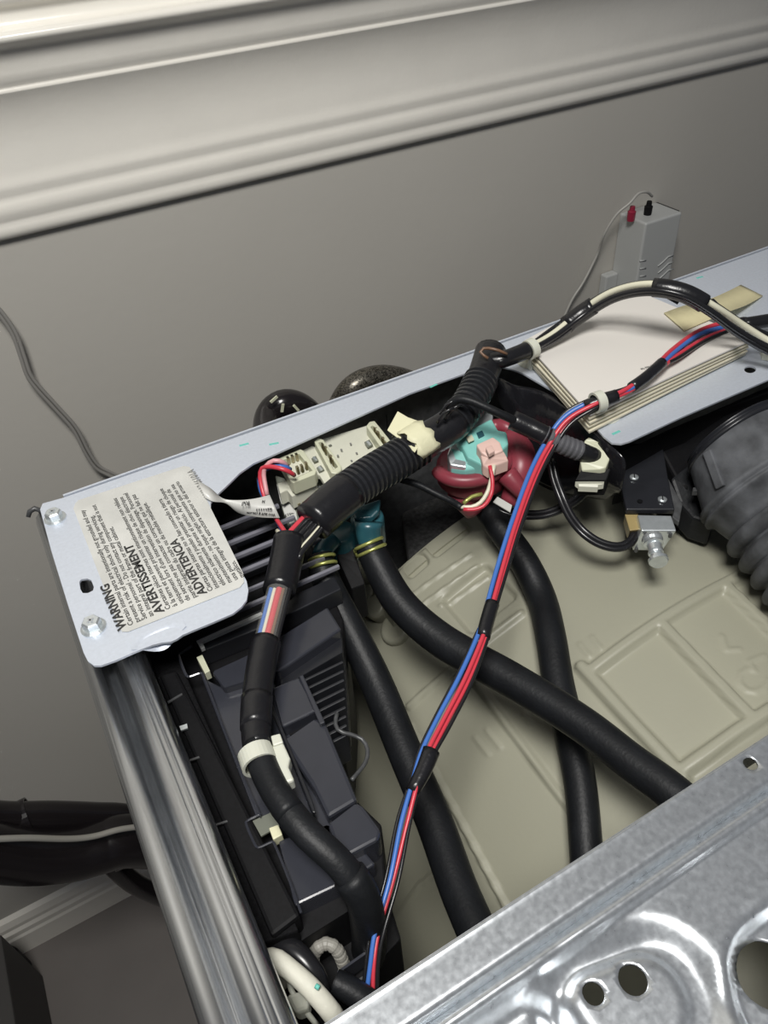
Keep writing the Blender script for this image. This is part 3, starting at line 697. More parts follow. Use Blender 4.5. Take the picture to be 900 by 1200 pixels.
link('tape_wrap', tb([(505, 880, -.030), (495, 905, -.031), (483, 928, -.032)], [11, 10, 8], seg=14), TAPE, bun, smooth=True)
nylon_clip(701, 471, .0195, (714, 467, .0195), (688, 476, .019), 10, bun)
# ------------------------------------------------------------------ ivory connector board and its module
rel = thing('relay_module', 'ivory connector board clipped on a grey module beside the rear rail', 'relay module', P(390, 590, -.06))
link('module_body', slab([(330, 566, -.030), (352, 552, -.024), (400, 560, -.026), (396, 600, -.036), (356, 628, -.040), (342, 606, -.036)], .05), BODYG, rel, bevel=.001)
link('module_side', slab([(322, 556, -.028), (334, 560, -.028), (351, 607, -.036), (349, 625, -.040), (338, 618, -.040), (330, 595, -.036)], .04), BODYG, rel, bevel=.001)
bdz = lambda px, py: -.012 - .00020 * max(0, (py - 535 + .36 * (px - 382)))
def B3(pts, dz=0): return [(a, b, bdz(a, b) + dz) for a, b in pts]
brd = link('board_plate', slab(B3([(378, 514), (431, 498), (440, 494), (462, 526), (459, 532), (420, 551), (398, 566), (380, 566), (374, 556), (366, 556), (352, 558), (350, 530), (366, 522), (372, 524)]), .004), BOARD, rel, bevel=.0007)
def socket(out, inn_, hgt, pins):
    t_ = link('connector_socket', slab(B3(out, hgt), hgt + .004, holes=[B3(inn_, hgt)]), SOCK, rel, bevel=.0005)
    link('socket_floor', slab(B3(inn_, .0005), .002), BOARD, t_)
    for (a, b) in pins:
        c = P(a, b, bdz(a, b) + .002); link('contact_pin', box(c + Vector((0, 0, .001)), (.0016, .0022, .005)), GOLD, t_)
socket([(326, 537), (352, 526), (356, 528), (371, 551), (369, 556), (344, 566), (340, 563)], [(331, 539), (350, 531), (366, 551), (346, 560)], .005, [(338, 541), (343, 539), (348, 537), (349, 552), (354, 550), (359, 547)])
socket([(368, 517), (373, 513), (379, 515), (400, 546), (400, 551), (394, 555), (388, 554)], [(373, 518), (377, 517), (396, 547), (391, 550)], .006, [(379, 525), (382, 529), (388, 539), (391, 543)])
socket([(429, 499), (433, 494), (439, 493), (464, 524), (463, 529), (457, 532), (451, 531)], [(434, 500), (437, 498), (459, 525), (454, 527)], .006, [(440, 506), (443, 511), (449, 518), (453, 523)])
for q in ([(365, 537), (370, 534), (373, 539), (368, 541)], [(371, 548), (376, 545), (380, 550), (374, 553)], [(427, 518), (433, 515), (437, 521), (431, 524)]):
    f_ = link('board_window', slab(B3(q, .0010), .001), BODYG, brd)
    c = [(sum(p[0] for p in q) / 4), (sum(p[1] for p in q) / 4)]
    link('window_bridge', box(P(c[0], c[1], bdz(*c) + .0012), (.0015, .004, .001)), CHROME, f_)
for a, b in ((387, 522), (445, 534), (396, 534), (400, 527), (411, 520), (418, 531), (426, 543), (404, 551), (412, 540)):
    link('board_hole', box(P(a, b, bdz(a, b) + .0003), (.0018 if a in (387, 445) else .001, .0014, .0006)), BODYG if a in (387, 445) else INKG, brd)
link('clip_housing', slab(B3([(325, 566), (336, 562), (344, 573), (370, 562), (372, 568), (342, 582), (336, 574), (328, 578)], -.003), .010), BOARD, rel, bevel=.0006)
link('contact_comb', slab([(344, 582, -.0295), (375, 569, -.0275), (380, 579, -.029), (350, 594, -.031)], .001), CHROME, rel)
for k in range(6):
    a = 349 + k * 5.4; b = 583 - k * 2.2
    link('comb_tooth', box(P(a, b + 6, -.0295), (.0018, .005, .0012)), GOLD, rel)
lbm = slab([(356, 600, -.0355), (384, 586, -.033), (388, 592, -.034), (368, 606, -.037), (358, 622, -.0395), (353, 616, -.0385)], .0004)
link('module_label', lbm, LABEL, rel)
sl = link('module_label', slab([(324, 567, -.0275), (336, 582, -.0305), (347, 600, -.0345), (350, 620, -.039), (344, 622, -.0395), (334, 604, -.0365), (328, 585, -.032)], .0004), LABEL, rel)
dirx = (P(328, 575, -.03) - P(346, 616, -.037)); dirx.z = 0
def text_slope(s, a, b, size, m, parent, flip=1, name='printed_text', zl=.0006):
    """one line of text from point a to point b (px,py,z), letters standing to the left of the direction"""
    A_ = P(*a); B_ = P(*b); d = (B_ - A_); wd0 = d.length; d.normalize(); n = Vector((0, 0, 1)); upv = n.cross(d).normalized() * flip; n = d.cross(upv) * (1 if flip > 0 else 1)
    cu = bpy.data.curves.new('t', 'FONT'); cu.body = s; cu.size = size; cu.offset = 0.0001; cu.resolution_u = 2
    ob = bpy.data.objects.new('t', cu); sc.collection.objects.link(ob)
    me = bpy.data.meshes.new_from_object(ob.evaluated_get(bpy.context.evaluated_depsgraph_get()))
    wd = max(v.co.x for v in me.vertices)
    bm = bmesh.new(); bm.from_mesh(me)
    for v in bm.verts: v.co = A_ + d * (v.co.x * wd0 / wd) + upv * v.co.y + Vector((0, 0, zl))
    bpy.data.objects.remove(ob); bpy.data.curves.remove(cu); bpy.data.meshes.remove(me)
    return link(name, bm, m, parent)
text_slope('W11', (349, 614, -.0385), (340, 617, -.0385), .0032, INK, sl)
text_slope('2017', (344, 600, -.0355), (333, 604, -.0365), .0032, INK, sl)
text_slope('ERR', (337, 588, -.0325), (328, 592, -.0335), .0028, INK, sl)
# ------------------------------------------------------------------ sensor leads with a paper flag
sen = thing('sensor_leads', 'looped pink, blue and red leads plugged into the ivory connector board', 'wires', P(320, 600, -.02))
link('wire', tb([(345, 557, -.004), (335, 551, .002), (318, 547, .003), (307, 549, .000), (305, 562, -.006), (311, 585, -.014), (322, 605, -.016), (333, 622, -.014), (341, 634, -.010)], 2.8, seg=8), RED, sen, smooth=True)
link('wire', tb([(337, 546, -.002), (330, 541, .004), (320, 540, .005), (312, 546, .002), (309, 556, -.003), (313, 580, -.012)], 2.8, seg=8), PINK, sen, smooth=True)
link('wire', tb([(340, 550, -.004), (333, 547, .001), (322, 547, .001), (313, 549, -.002), (305, 558, -.008), (306, 575, -.014), (318, 598, -.020), (331, 622, -.018), (336, 638, -.014)], 2.8, seg=8), BLUE, sen, smooth=True)
link('wire', tb([(302, 560, -.010), (306, 580, -.016), (316, 600, -.022)], 2.4, seg=8), BKW, sen, smooth=True)
link('wire', tb([(325, 622, -.014), (338, 634, -.010), (352, 622, -.006)], 2.8, seg=8), WHT, sen, smooth=True)
# curled paper flag
bm = bmesh.new()
edge1 = [(231, 563, .008), (246, 572, .004), (261, 584, -.001), (280, 586, -.003), (300, 584, -.004), (316, 580, -.005)]
edge2 = [(240, 583, .003), (250, 588, .001), (265, 590, -.004), (280, 601, -.010), (302, 606, -.012), (328, 607, -.013)]
e1 = catmull(edge1, 5); e2 = catmull(edge2, 5)
va = [bm.verts.new(P(*q)) for q in e1]; vb = [bm.verts.new(P(*q)) for q in e2]
for i in range(len(va) - 1): bm.faces.new((va[i], va[i + 1], vb[i + 1], vb[i]))
flag = link('paper_flag', bm, LABEL, None, smooth=True)
tag(flag, 'curled white paper flag label wrapped on the red and blue leads', 'label tag')
s_ = flag.modifiers.new('t', 'SOLIDIFY'); s_.thickness = .0003
text_slope('RU', (293, 589, -.0045), (284, 590, -.0045), .0052, INK, flag, zl=.0012)
text_slope('E211111', (319, 597, -.009), (301, 598, -.009), .0026, INK, flag, zl=.0012)
text_slope('N', (311, 588, -.0065), (308, 588, -.0065), .003, INK, flag, zl=.0012)
text_slope('W11 SUT E 139-678', (323, 604, -.0115), (290, 601, -.0105), .0022, INK, flag, zl=.0012)
# ------------------------------------------------------------------ inlet valves
rv = thing('inlet_valve', 'translucent red water inlet valve with a teal coil plug', 'valve', P(560, 560, -.08))
def blob(px, py, z, rpx, hgt, seg=24, prof_=None):
    c = P(px, py, z); r = PR(px, py, z, rpx); bm = bmesh.new()
    pr = prof_ or [(-hgt, .8), (-hgt * .7, 1), (-.003, 1), (-.0008, .95), (0, .85)]
    sweep(bm, [(c + Vector((0, 0, a)), r * b) for a, b in pr], seg); return bm
link('valve_body', blob(554, 540, -.030, 43, .018), VRED, rv, smooth=True)
bm = bmesh.new()
c = P(553, 540, -.026); r = PR(553, 540, -.026, 44)
sweep(bm, [(c + Vector((math.cos(a) * r, math.sin(a) * r * .8, 0)), .0045) for a in [math.radians(170 + k * 9) for k in range(24)]], 10)
link('valve_rim', bm, VRED, rv, smooth=True)
link('valve_port', tb([(592, 516, -.026), (606, 528, -.028), (610, 548, -.032), (604, 572, -.042), (596, 590, -.05)], [17, 19, 18, 14, 11], seg=18), VRED, rv, smooth=True)
link('valve_arm', tb([(594, 556, -.028), (608, 572, -.034), (618, 584, -.042)], [13, 10, 8], seg=14), VRED, rv, smooth=True)
link('valve_arm', tb([(575, 500, -.020), (592, 500, -.022), (604, 514, -.026), (590, 530, -.026)], [8, 9, 9, 8], seg=14), VRED, rv, smooth=True)
link('valve_neck', tb([(540, 575, -.045), (548, 588, -.055), (556, 598, -.062)], [17, 15, 13], seg=18), VRED, rv, smooth=True)
link('metal_yoke', slab([(524, 532, -.014), (540, 492, -.008), (562, 480, -.006), (578, 486, -.006), (576, 500, -.008), (552, 520, -.012), (546, 548, -.018), (528, 545, -.018)], .014), CHROME, rv, bevel=.001)
pl = link('coil_cover', slab([(534, 512, -.006), (576, 490, -.002), (584, 504, -.004), (594, 506, -.004), (596, 520, -.008), (568, 546, -.014), (548, 536, -.012), (542, 524, -.009)], .012), VTEAL, rv, bevel=.0012, label='teal plastic coil cover')
link('coil_side', slab([(528, 524, -.012), (545, 530, -.013), (560, 548, -.018), (545, 551, -.020), (528, 548, -.020)], .012), VTEAL, rv, bevel=.001)
for a, b in ((550, 513), (562, 508), (573, 505)):
    link('coil_window', slab([(a - 4, b - 1, -.0045), (a + 3, b - 4, -.004), (a + 6, b + 2, -.005), (a - 1, b + 5, -.0055)], .001), SOCK if a != 562 else VBLUE, pl, bevel=.0003)
pk = link('plug', slab([(558, 521, -.004), (578, 512, -.003), (586, 518, -.004), (590, 528, -.006), (572, 536, -.008), (564, 530, -.006)], .012), PINKP, rv, bevel=.0008, label='pale pink wire plug')
link('plug_front', slab([(563, 533, -.008), (572, 536, -.0082), (590, 528, -.0065), (594, 535, -.010), (596, 540, -.012), (572, 549, -.014), (566, 545, -.012)], .008), PINKP, pk, bevel=.0006)
link('plug_latch', slab([(569, 524, -.002), (576, 521, -.002), (580, 528, -.003), (573, 532, -.0035)], .003), PINKP, pk, bevel=.0006)
lw_ = thing('valve_leads', 'short white, red and yellow-green leads curling below the pink plug', 'wires', P(560, 595, -.03))
link('wire', tb([(579, 545, -.013), (576, 560, -.018), (572, 575, -.024), (564, 588, -.028), (553, 594, -.030), (540, 594, -.030)], 2.6, seg=8), WHT, lw_, smooth=True)
link('wire', tb([(574, 546, -.013), (577, 562, -.018), (576, 578, -.024), (568, 592, -.028), (556, 597, -.030), (543, 597, -.030)], 2.5, seg=8), RED, lw_, smooth=True)
link('wire', tb([(543, 590, -.030), (553, 582, -.028), (565, 579, -.028)], 2.4, seg=8), CLAMP, lw_, smooth=True)
link('wire_tag', slab([(578, 588, -.036), (583, 582, -.035), (600, 592, -.040), (598, 600, -.042)], .0006), LABEL, lw_)
bv = thing('blue_valve', 'translucent blue water valve half hidden under the conduit sleeve', 'valve', P(430, 615, -.08))
link('valve_body', blob(430, 604, -.030, 20, .03), VBLUE, bv, smooth=True)
link('valve_body', blob(398, 622, -.040, 20, .03), VBLUE, bv, smooth=True)
link('valve_neck', tb([(432, 612, -.026), (432, 626, -.032), (436, 642, -.040)], [17, 15, 14], seg=18), VBLUE, bv, smooth=True)
link('valve_neck', tb([(390, 630, -.034), (380, 642, -.036), (377, 654, -.038)], [12, 12, 12], seg=18), VBLUE, bv, smooth=True)
link('valve_tab', slab([(412, 596, -.022), (446, 584, -.020), (444, 598, -.022), (436, 606, -.024), (416, 608, -.024)], .004), VBLUE, bv, bevel=.001)
ge = bmesh.new(); tube(ge, [(470, 562, -.02), (490, 568, -.024), (510, 578, -.028), (530, 588, -.030), (541, 595, -.030)], 4.2, seg=10)
gl = link('jumper_cable', ge, RUB, None, smooth=True); tag(gl, 'thin black cable from under the conduit to the valve leads', 'cable')
bm = slab([(394, 650, -.05), (414, 640, -.048), (420, 660, -.054), (428, 684, -.06), (412, 690, -.06)], .03)
o = link('hose_bracket', bm, BLKM, None, bevel=.001); tag(o, 'black bracket wedged between the two left hose ends', 'bracket')
# ------------------------------------------------------------------ black film shield
bm = bmesh.new()
rows_ = [[(583, 438, -.004), (600, 452, -.002), (625, 452, -.002), (655, 466, -.002), (690, 496, -.002), (716, 522, -.002), (736, 536, -.006)],
         [(578, 456, -.012), (598, 468, -.010), (622, 472, -.012), (650, 492, -.012), (686, 520, -.012), (712, 544, -.014), (732, 556, -.016)],
         [(586, 478, -.022), (606, 490, -.022), (626, 500, -.024), (650, 520, -.026), (684, 544, -.028), (706, 566, -.030), (728, 580, -.030)],
         [(606, 500, -.034), (614, 520, -.038), (628, 540, -.042), (648, 554, -.042), (676, 566, -.042), (700, 572, -.042), (722, 578, -.042)],
         [(612, 540, -.055), (618, 556, -.056), (628, 566, -.056), (642, 574, -.056), (668, 580, -.056), (690, 584, -.056), (712, 588, -.056)]]
gv = [[bm.verts.new(P(*q) + Vector((0, 0, random.uniform(-.0012, .0012)))) for q in r_] for r_ in rows_]
for i in range(len(gv) - 1):
    for j in range(len(gv[0]) - 1): bm.faces.new((gv[i][j], gv[i][j + 1], gv[i + 1][j + 1], gv[i + 1][j]))
fl = link('plastic_shield', bm, FILM, None, smooth=True); tag(fl, 'creased glossy black plastic sheet hanging below the booklet corner', 'plastic sheet')
s_ = fl.modifiers.new('sub', 'SUBSURF'); s_.levels = s_.render_levels = 2
s_ = fl.modifiers.new('t', 'SOLIDIFY'); s_.thickness = .0005
# ------------------------------------------------------------------ black filler added for the deep shadow behind the solenoid
dh = thing('shadow_fill', 'black filler block added in place of the deep shadow under the rear rail', 'shadow filler', P(800, 560, -.08))
link('shadow_fill_shell', slab([(726, 530, -.02), (790, 500, -.02), (905, 450, -.02), (1010, 420, -.02), (1010, 500, -.04), (846, 520, -.045), (806, 575, -.05), (792, 560, -.045), (770, 520, -.035)], .045), BLKM, dh, bevel=.002)
link('shadow_fill_step', slab([(786, 560, -.045), (812, 540, -.04), (846, 584, -.055), (836, 614, -.062), (812, 606, -.062), (796, 588, -.055)], .02), RUB, dh, bevel=.002)
link('shadow_fill_strip', slab([(812, 571, -.038), (830, 571, -.038), (830, 575, -.038), (812, 575, -.038)], .004), DARKPAINT, dh, bevel=.0005)
# ------------------------------------------------------------------ solenoid with plunger
so = thing('door_solenoid', 'small zinc solenoid with a spring plunger on a black mounting plate', 'solenoid', P(765, 620, -.09))
mp = link('mounting_plate', slab([(716, 520, -.034), (776, 518, -.034), (783, 560, -.040), (791, 597, -.045), (734, 597, -.045), (728, 570, -.041)], .004), BLK, so, bevel=.0008, label='black mounting plate')
link('plate_edge', slab([(783, 560, -.046), (800, 590, -.050), (796, 612, -.054), (788, 606, -.052), (788, 590, -.050)], .004), DARKPAINT, so, bevel=.0006)
def slot_screw(px, py, z, parent):
    c = P(px, py, z); bm = bmesh.new(); sweep(bm, [(c, .0028), (c + Vector((0, 0, .0010)), .0028), (c + Vector((0, 0, .0016)), .0018)], 18)
    s1 = link('slotted_screw', bm, CHROME, parent); link('screw_slot', box(c + Vector((0, 0, .0016)), (.0040, .0006, .0005), Matrix.Rotation(.9, 3, 'Z')), BLKM, s1)
slot_screw(743, 560, -.0395, so); slot_screw(776, 586, -.0435, so)
link('plate_hole', blob(750, 587, -.0432, 3.2, .0005, 14, [(-.0006, 1), (0, 1)]), BLKM, mp)
def hexa(top, bot):
    bm = bmesh.new(); a = [bm.verts.new(P(*q)) for q in top]; b = [bm.verts.new(P(*q)) for q in bot]
    bm.faces.new(a); bm.faces.new(list(reversed(b)))
    for i in range(4): bm.faces.new((a[i], a[(i + 1) % 4], b[(i + 1) % 4], b[i]))
    return bm
link('solenoid_frame', hexa([(747, 603, -.047), (787, 604, -.047), (793, 622, -.049), (752, 622, -.049)], [(738, 625, -.066), (776, 627, -.066), (776, 646, -.068), (741, 645, -.068)]), CHROME, so, bevel=.0008, label='zinc plated frame')
link('solenoid_coil', hexa([(732, 602, -.050), (748, 602, -.050), (752, 620, -.052), (738, 622, -.052)], [(730, 612, -.066), (744, 614, -.066), (746, 632, -.068), (735, 632, -.068)]), AMBER, so, bevel=.0008, label='amber coil')
for a, b in ((757, 625), (786, 625), (746, 642), (775, 642)):
    link('frame_rivet', blob(a, b, -.050 if b < 630 else -.064, 2.2, .001, 10), DARKPAINT, so)
pl_ = [(765, 629, -.050), (767, 637, -.051), (768, 640, -.0512), (769, 647, -.052), (771, 653, -.0525), (773, 660, -.053)]
rings = []
for (a, r_) in (((763, 629, -.050), 9), ((764, 631, -.050), 12), ((765, 634, -.050), 12), ((765.5, 635, -.050), 10.5), ((766, 638, -.0505), 11.5), ((766.5, 639, -.0505), 8.5), ((768, 646, -.051), 7.5), ((768.2, 647, -.051), 9), ((769, 649, -.0515), 9), ((769.2, 650, -.0515), 7), ((770.5, 654, -.052), 7), ((770.8, 654.6, -.052), 11.5), ((772, 658, -.0525), 11.5), ((772.3, 659, -.0525), 10)):
    rings.append((P(*a), PR(*a, r_)))
bm = bmesh.new(); sweep(bm, rings, 24); link('plunger', bm, CHROME, so)
cb = thing('solenoid_cable', 'doubled black cable drooping in a loop from the solenoid', 'cable', P(700, 630, -.06))
cpx = [(745, 612, -.055), (743, 628, -.057), (735, 638, -.058), (720, 641, -.058), (700, 635, -.056), (682, 622, -.052), (668, 604, -.048), (658, 582, -.042), (650, 560, -.034), (646, 538, -.026)]
link('cable', tb(shift(cpx, 2.2), 3.6, seg=10), BKW, cb, smooth=True)
link('cable', tb(shift(cpx, -2.6), 3.6, seg=10), BKW, cb, smooth=True)
cb2 = thing('lower_cable', 'black cable pair curving from below the white connector behind the blue bundle', 'cable', P(640, 600, -.06))
cpx = [(698, 566, -.036), (686, 576, -.045), (672, 588, -.052), (655, 597, -.058), (635, 603, -.062), (612, 603, -.064), (590, 598, -.062), (576, 588, -.060)]
link('cable', tb(shift(cpx, 2.4), 3.4, seg=10), BKW, cb2, smooth=True)
link('cable', tb(shift(cpx, -2.4), 3.4, seg=10), BKW, cb2, smooth=True)
wc = thing('white_connector', 'cream plug connector with a black band below the corrugated tube end', 'connector', P(697, 545, -.04))
link('plug_body', slab([(685, 516, -.006), (690, 512, -.005), (702, 518, -.006), (712, 522, -.008), (716, 534, -.010), (710, 548, -.014), (704, 550, -.015), (682, 551, -.016), (680, 540, -.013)], .008), SOCK, wc, bevel=.0007)
link('black_band', slab([(681, 550, -.016), (716, 549, -.016), (711, 563, -.021), (674, 563, -.021)], .012), BLKM, wc, bevel=.0006)
link('plug_foot', slab([(674, 564, -.020), (708, 564, -.020), (708, 567, -.022), (701, 568, -.022), (701, 571, -.023), (678, 570, -.023), (678, 567, -.022)], .004), BOARD, wc, bevel=.0005)
# ------------------------------------------------------------------ ribbed rubber duct
du = thing('vent_duct', 'large dusty black rubber duct with clamps and bellows at the right', 'duct', P(900, 600, -.09))
DZ = -.050
DC = [((857, 508, -.015), 58), ((888, 569, -.034), 70), ((933, 604, -.043), 84), ((970, 645, -.047), 90), ((1006, 690, -.050), 94), ((1040, 735, -.054), 96)]
dax = (P(985, 660, -.050) - P(857, 508, -.015)).normalized()
du_u = dax.orthogonal().normalized(); du_v = dax.cross(du_u)
cen = [P(*c) for c, r in DC]; rdp = [PR(*c, r) for c, r in DC]
def duct_at(t):
    i = min(int(t), len(cen) - 2); f = t - i
    p = catmull([(*c, r) for c, r in zip(cen, rdp)], 40); k = min(len(p) - 1, max(0, int(round(t * 40)))); return Vector(p[k][:3]), p[k][3]
def duct_part(name, prof_, m, **kw):
    bm = bmesh.new(); vr = []
    for t, k in prof_:
        c, r = duct_at(t)
        vr.append([bm.verts.new(c + (du_u * math.cos(2 * math.pi * a / 56) + du_v * math.sin(2 * math.pi * a / 56)) * r * k) for a in range(56)])
    for i in range(len(vr) - 1):
        for a in range(56):
            b_ = (a + 1) % 56; bm.faces.new((vr[i][a], vr[i][b_], vr[i + 1][b_], vr[i + 1][a]))
    bm.faces.new(vr[0]); bm.faces.new(list(reversed(vr[-1])))
    return link(name, bm, m, du, smooth=True, **kw)
duct_part('duct_collar', [(0, .90), (.025, 1.00), (.05, 1.02), (.075, .96), (.15, .96), (.175, 1.04), (.225, 1.04), (.25, .96)], BLK)
duct_part('duct_tube', [(.225, .98), (.25, 1.0), (.9, 1.0), (.925, 1.06), (1.0, 1.07), (1.025, 1.0), (1.075, 1.0), (1.1, 1.05), (1.15, 1.05), (1.175, .97), (1.6, .90), (1.8, .86)], DUSTRUB)
nb = 110
duct_part('bellows', [(1.7 + 3.2 * i / nb, .86 + .17 * abs(math.sin(math.pi * (3.2 * i / nb) / .44)) ** .55) for i in range(nb + 1)], DUSTRUB, label='deep folded bellows')
c0_, r0_ = duct_at(.3); c1_, r1_ = duct_at(.88)
sdir = (P(820, 560, -.02) - c0_); sdir = (sdir - dax * sdir.dot(dax)).normalized()
tow = (CV - c0_); tow = (tow - dax * tow.dot(dax)).normalized()
d_ = (sdir * .86 + tow * .5).normalized()
a_, b2_ = c0_ + d_ * r0_ * 1.01, c1_ + d_ * r1_ * 1.02
ez = (b2_ - a_).normalized(); ex = ez.cross(d_).normalized()
link('clamp_bar', box((a_ + b2_) / 2, ((b2_ - a_).length, .006, .0035), Matrix((ez, ex, ex.cross(ez) * -1)).transposed()), DUSTRUB, du, bevel=.0008)
# ------------------------------------------------------------------ paper booklet, leaf by leaf
bk = thing('paper_booklet', 'stack of folded cream paper sheets lying on the rear rail', 'booklet', P(760, 410, 0), None)
bcor = [(612, 400), (735, 336), (880, 398), (690, 486)]
Bw = [P(a, b, .013) for a, b in bcor]
for k in range(5):
    z = .0016 + k * .0027
    j = lambda: random.uniform(-.0012, .0012)
    f = 1 + .0
    pts = [Vector((v[0] + j(), v[1] + j() - .0006 * (4 - k) * (1 if i == 3 else 0), z)) for i, v in enumerate(Bw)]
    bm = bmesh.new()
    # a folded sheet: two leaves joined at the spine (left edge), slightly gaping at the front
    n = 10; g = []
    for layer, dz in ((0, 0.0), (1, .0012)):
        for i in range(n + 1):
            for jj in range(n + 1):
                u_, v_ = i / n, jj / n
                p = (pts[0] * (1 - u_) + pts[1] * u_) * (1 - v_) + (pts[3] * (1 - u_) + pts[2] * u_) * v_
                g.append((layer, i, jj, bm.verts.new((p[0], p[1], p[2] + dz + .0006 * math.sin(u_ * 3) * v_))))
    d_ = {(l, i, jj): v for l, i, jj, v in g}
    for i in range(n):
        for jj in range(n):
            for l in (0, 1): bm.faces.new((d_[l, i, jj], d_[l, i + 1, jj], d_[l, i + 1, jj + 1], d_[l, i, jj + 1]))
    for i in range(n):
        for e in (0, n):
            bm.faces.new((d_[0, i, e], d_[0, i + 1, e], d_[1, i + 1, e], d_[1, i, e])); bm.faces.new((d_[0, e, i], d_[0, e, i + 1], d_[1, e, i + 1], d_[1, e, i]))
    link('paper_sheet', bm, PAPER if k in (4,) else PAPERE, bk)
text_slope('Pt. No. W1122', (752, 434, .0140), (775, 426, .0140), .0022, INKG, bk, zl=.0006)
bm = bmesh.new()
t1 = [(778, 367, .0148), (800, 359, .0148), (828, 352, .0146), (850, 343, .006), (868, 334, .0010)]; t2 = [(802, 388, .0148), (822, 379, .0148), (850, 367, .0144), (874, 358, .006), (894, 347, .0010)]
e1 = catmull(t1, 4); e2 = catmull(t2, 4)
va = [bm.verts.new(P(*q)) for q in e1]; vb = [bm.verts.new(P(*q)) for q in e2]
for i in range(len(va) - 1): bm.faces.new((va[i], va[i + 1], vb[i + 1], vb[i]))
mt = link('masking_tape', bm, MASK, None, smooth=True); tag(mt, 'strip of beige masking tape holding the booklet to the rail', 'tape')
s_ = mt.modifiers.new('t', 'SOLIDIFY'); s_.thickness = .0003; s_.offset = 1
e_ = slab([(892, 408, .004), (905, 402, .004), (905, 418, .004), (894, 416, .004)], .004)
o = link('cable_clip', e_, NYL, None, bevel=.0006); tag(o, 'edge of a white nylon clip on the rail at the far right', 'clip')
# ------------------------------------------------------------------ behind the machine
ch = thing('power_adapter', 'small grey-white boxy adapter mounted upright on the rear wall', 'adapter', PY(760, 330, .66))
cx0 = PY(757, 262, .655); cx1 = PY(800, 248, .655)
w_ = cx1[0] - cx0[0]; ztop = cx0[2]
yf, yb = .655, .700
link('adapter_case', box(((cx0[0] + cx1[0]) / 2, (yf + yb) / 2, ztop - .07), (w_, yb - yf, .14)), CASE, ch, bevel=.0025, seg=3)
for k in range(3):
    pts = [PY(775 + k * 0 + a, 312 + k * 8 - b, yf - .0004) for a, b in ((-4, 0), (2, 5), (8, 11), (14, 13))]
    bm = bmesh.new(); sweep(bm, [(p, .0009) for p in pts], 6); link('moulded_wave', bm, CASE, ch, smooth=True)
    pts = [PY(748 + a, 306 + k * 9 - b, yf - .0004) for a, b in ((2, 0), (9, 1))]
    bm = bmesh.new(); sweep(bm, [(p, .0008) for p in pts], 6); link('moulded_wave', bm, CASE, ch, smooth=True)
bk_ = link('edge_shade_strip', box((cx1[0] + .001, (yf + yb) / 2 + .004, ztop - .07), (.004, yb - yf - .008, .138)), DCASE, ch)  # dark strip standing in for the shadow along the case's right edge
for (a, b, m, hx) in ((742, 238, TERMR, 1), (762, 231, BLKM, 1)):
    c = PY(a, b, .675); bm = bmesh.new()
    sweep(bm, [(Vector((c[0], c[1], ztop - .001)), .0045), (Vector((c[0], c[1], ztop + .010)), .0050), (Vector((c[0], c[1], ztop + .011)), .0035), (Vector((c[0], c[1], ztop + .016)), .003)], 14)
    link('terminal', bm, m, ch, smooth=False, label='dark red terminal' if m is TERMR else 'black terminal')
def wall_tube(bm, px, y, r, seg=8):
    pts = []
    for i, q in enumerate(px):
        yy = y[i] if isinstance(y, (list, tuple)) else y
        pts.append((*PY(q[0], q[1], yy), r))
    return pt3(bm, pts, seg)
ac = bmesh.new(); wall_tube(ac, [(764, 230), (758, 225), (748, 227), (738, 238), (722, 252), (708, 275), (700, 298), (684, 330), (670, 352), (655, 385)], [.675, .67, .67, .67, .675, .68, .69, .69, .69, .69], .0016)
o = link('adapter_lead', ac, mat('white_lead', (.42, .41, .38), .4), None, smooth=True); tag(o, 'thin white lead hanging from the adapter terminals', 'cord')
pb = link('wall_plate', box(PY(710, 352, .693), (.020, .012, .075)), CASE, None, bevel=.002); tag(pb, 'small pale box on the wall just left of the adapter', 'wall box')
tc = thing('twin_cord', 'thin clear grey twin cord hanging against the back wall at left', 'cord', PY(80, 500, .69))
cp = [(-30, 340), (-4, 362), (16, 390), (27, 420), (34, 440), (46, 456), (68, 480), (88, 503), (102, 530), (114, 547), (130, 556), (145, 564), (160, 590)]
for off in (-2.2, 2.2):
    pp = shift([(a, b, 0) for a, b in cp], off); bm = bmesh.new(); wall_tube(bm, [(a, b) for a, b, _ in pp], .688, .0017)
    link('cord_strand', bm, CORD, tc, smooth=True)
# supply hoses behind the rail
h1 = bmesh.new(); r1 = .0115
wall_tube(h1, [(316, 560), (313, 520), (316, 487), (332, 473), (352, 477), (366, 492), (380, 530), (385, 560)], [.42, .47, .5, .5, .5, .5, .47, .42], r1, 16)
o = thing('supply_hose', 'black printed rubber supply hose looping up behind the rail at left', 'hose', PY(340, 520, .5)); link('hose_tube', h1, HOSEB, o, smooth=True)
for (a, b, ang) in ((321, 468, 1.1), (331, 478, .3), (347, 478, -.5)):
    c = PY(a, b, .5 - r1); link('hose_print', box(c, (.002, .0012, .007), Matrix.Rotation(ang, 3, 'Y')), SOCK, o)
h2 = thing('braided_hose', 'braided steel supply hose arching up behind the rear rail', 'hose', PY(440, 470, .5))
bm = bmesh.new(); wall_tube(bm, [(388, 520), (398, 478), (412, 456), (434, 444), (460, 443), (486, 452), (505, 480)], [.43, .5, .5, .5, .5, .5, .43], .0105, 18)
link('hose_tube', bm, BRAID, h2, smooth=True)
h3 = thing('lower_hose', 'glossy black drain hose sagging beside the cabinet near the baseboard', 'hose', PY(80, 960, .6))
bm = bmesh.new(); wall_tube(bm, [(-60, 950), (0, 958), (60, 957), (110, 958), (150, 960), (220, 975), (300, 1000)], [.55, .55, .55, .55, .55, .55, .5], .0165, 18); link('hose_tube', bm, HOSEB, h3, smooth=True)
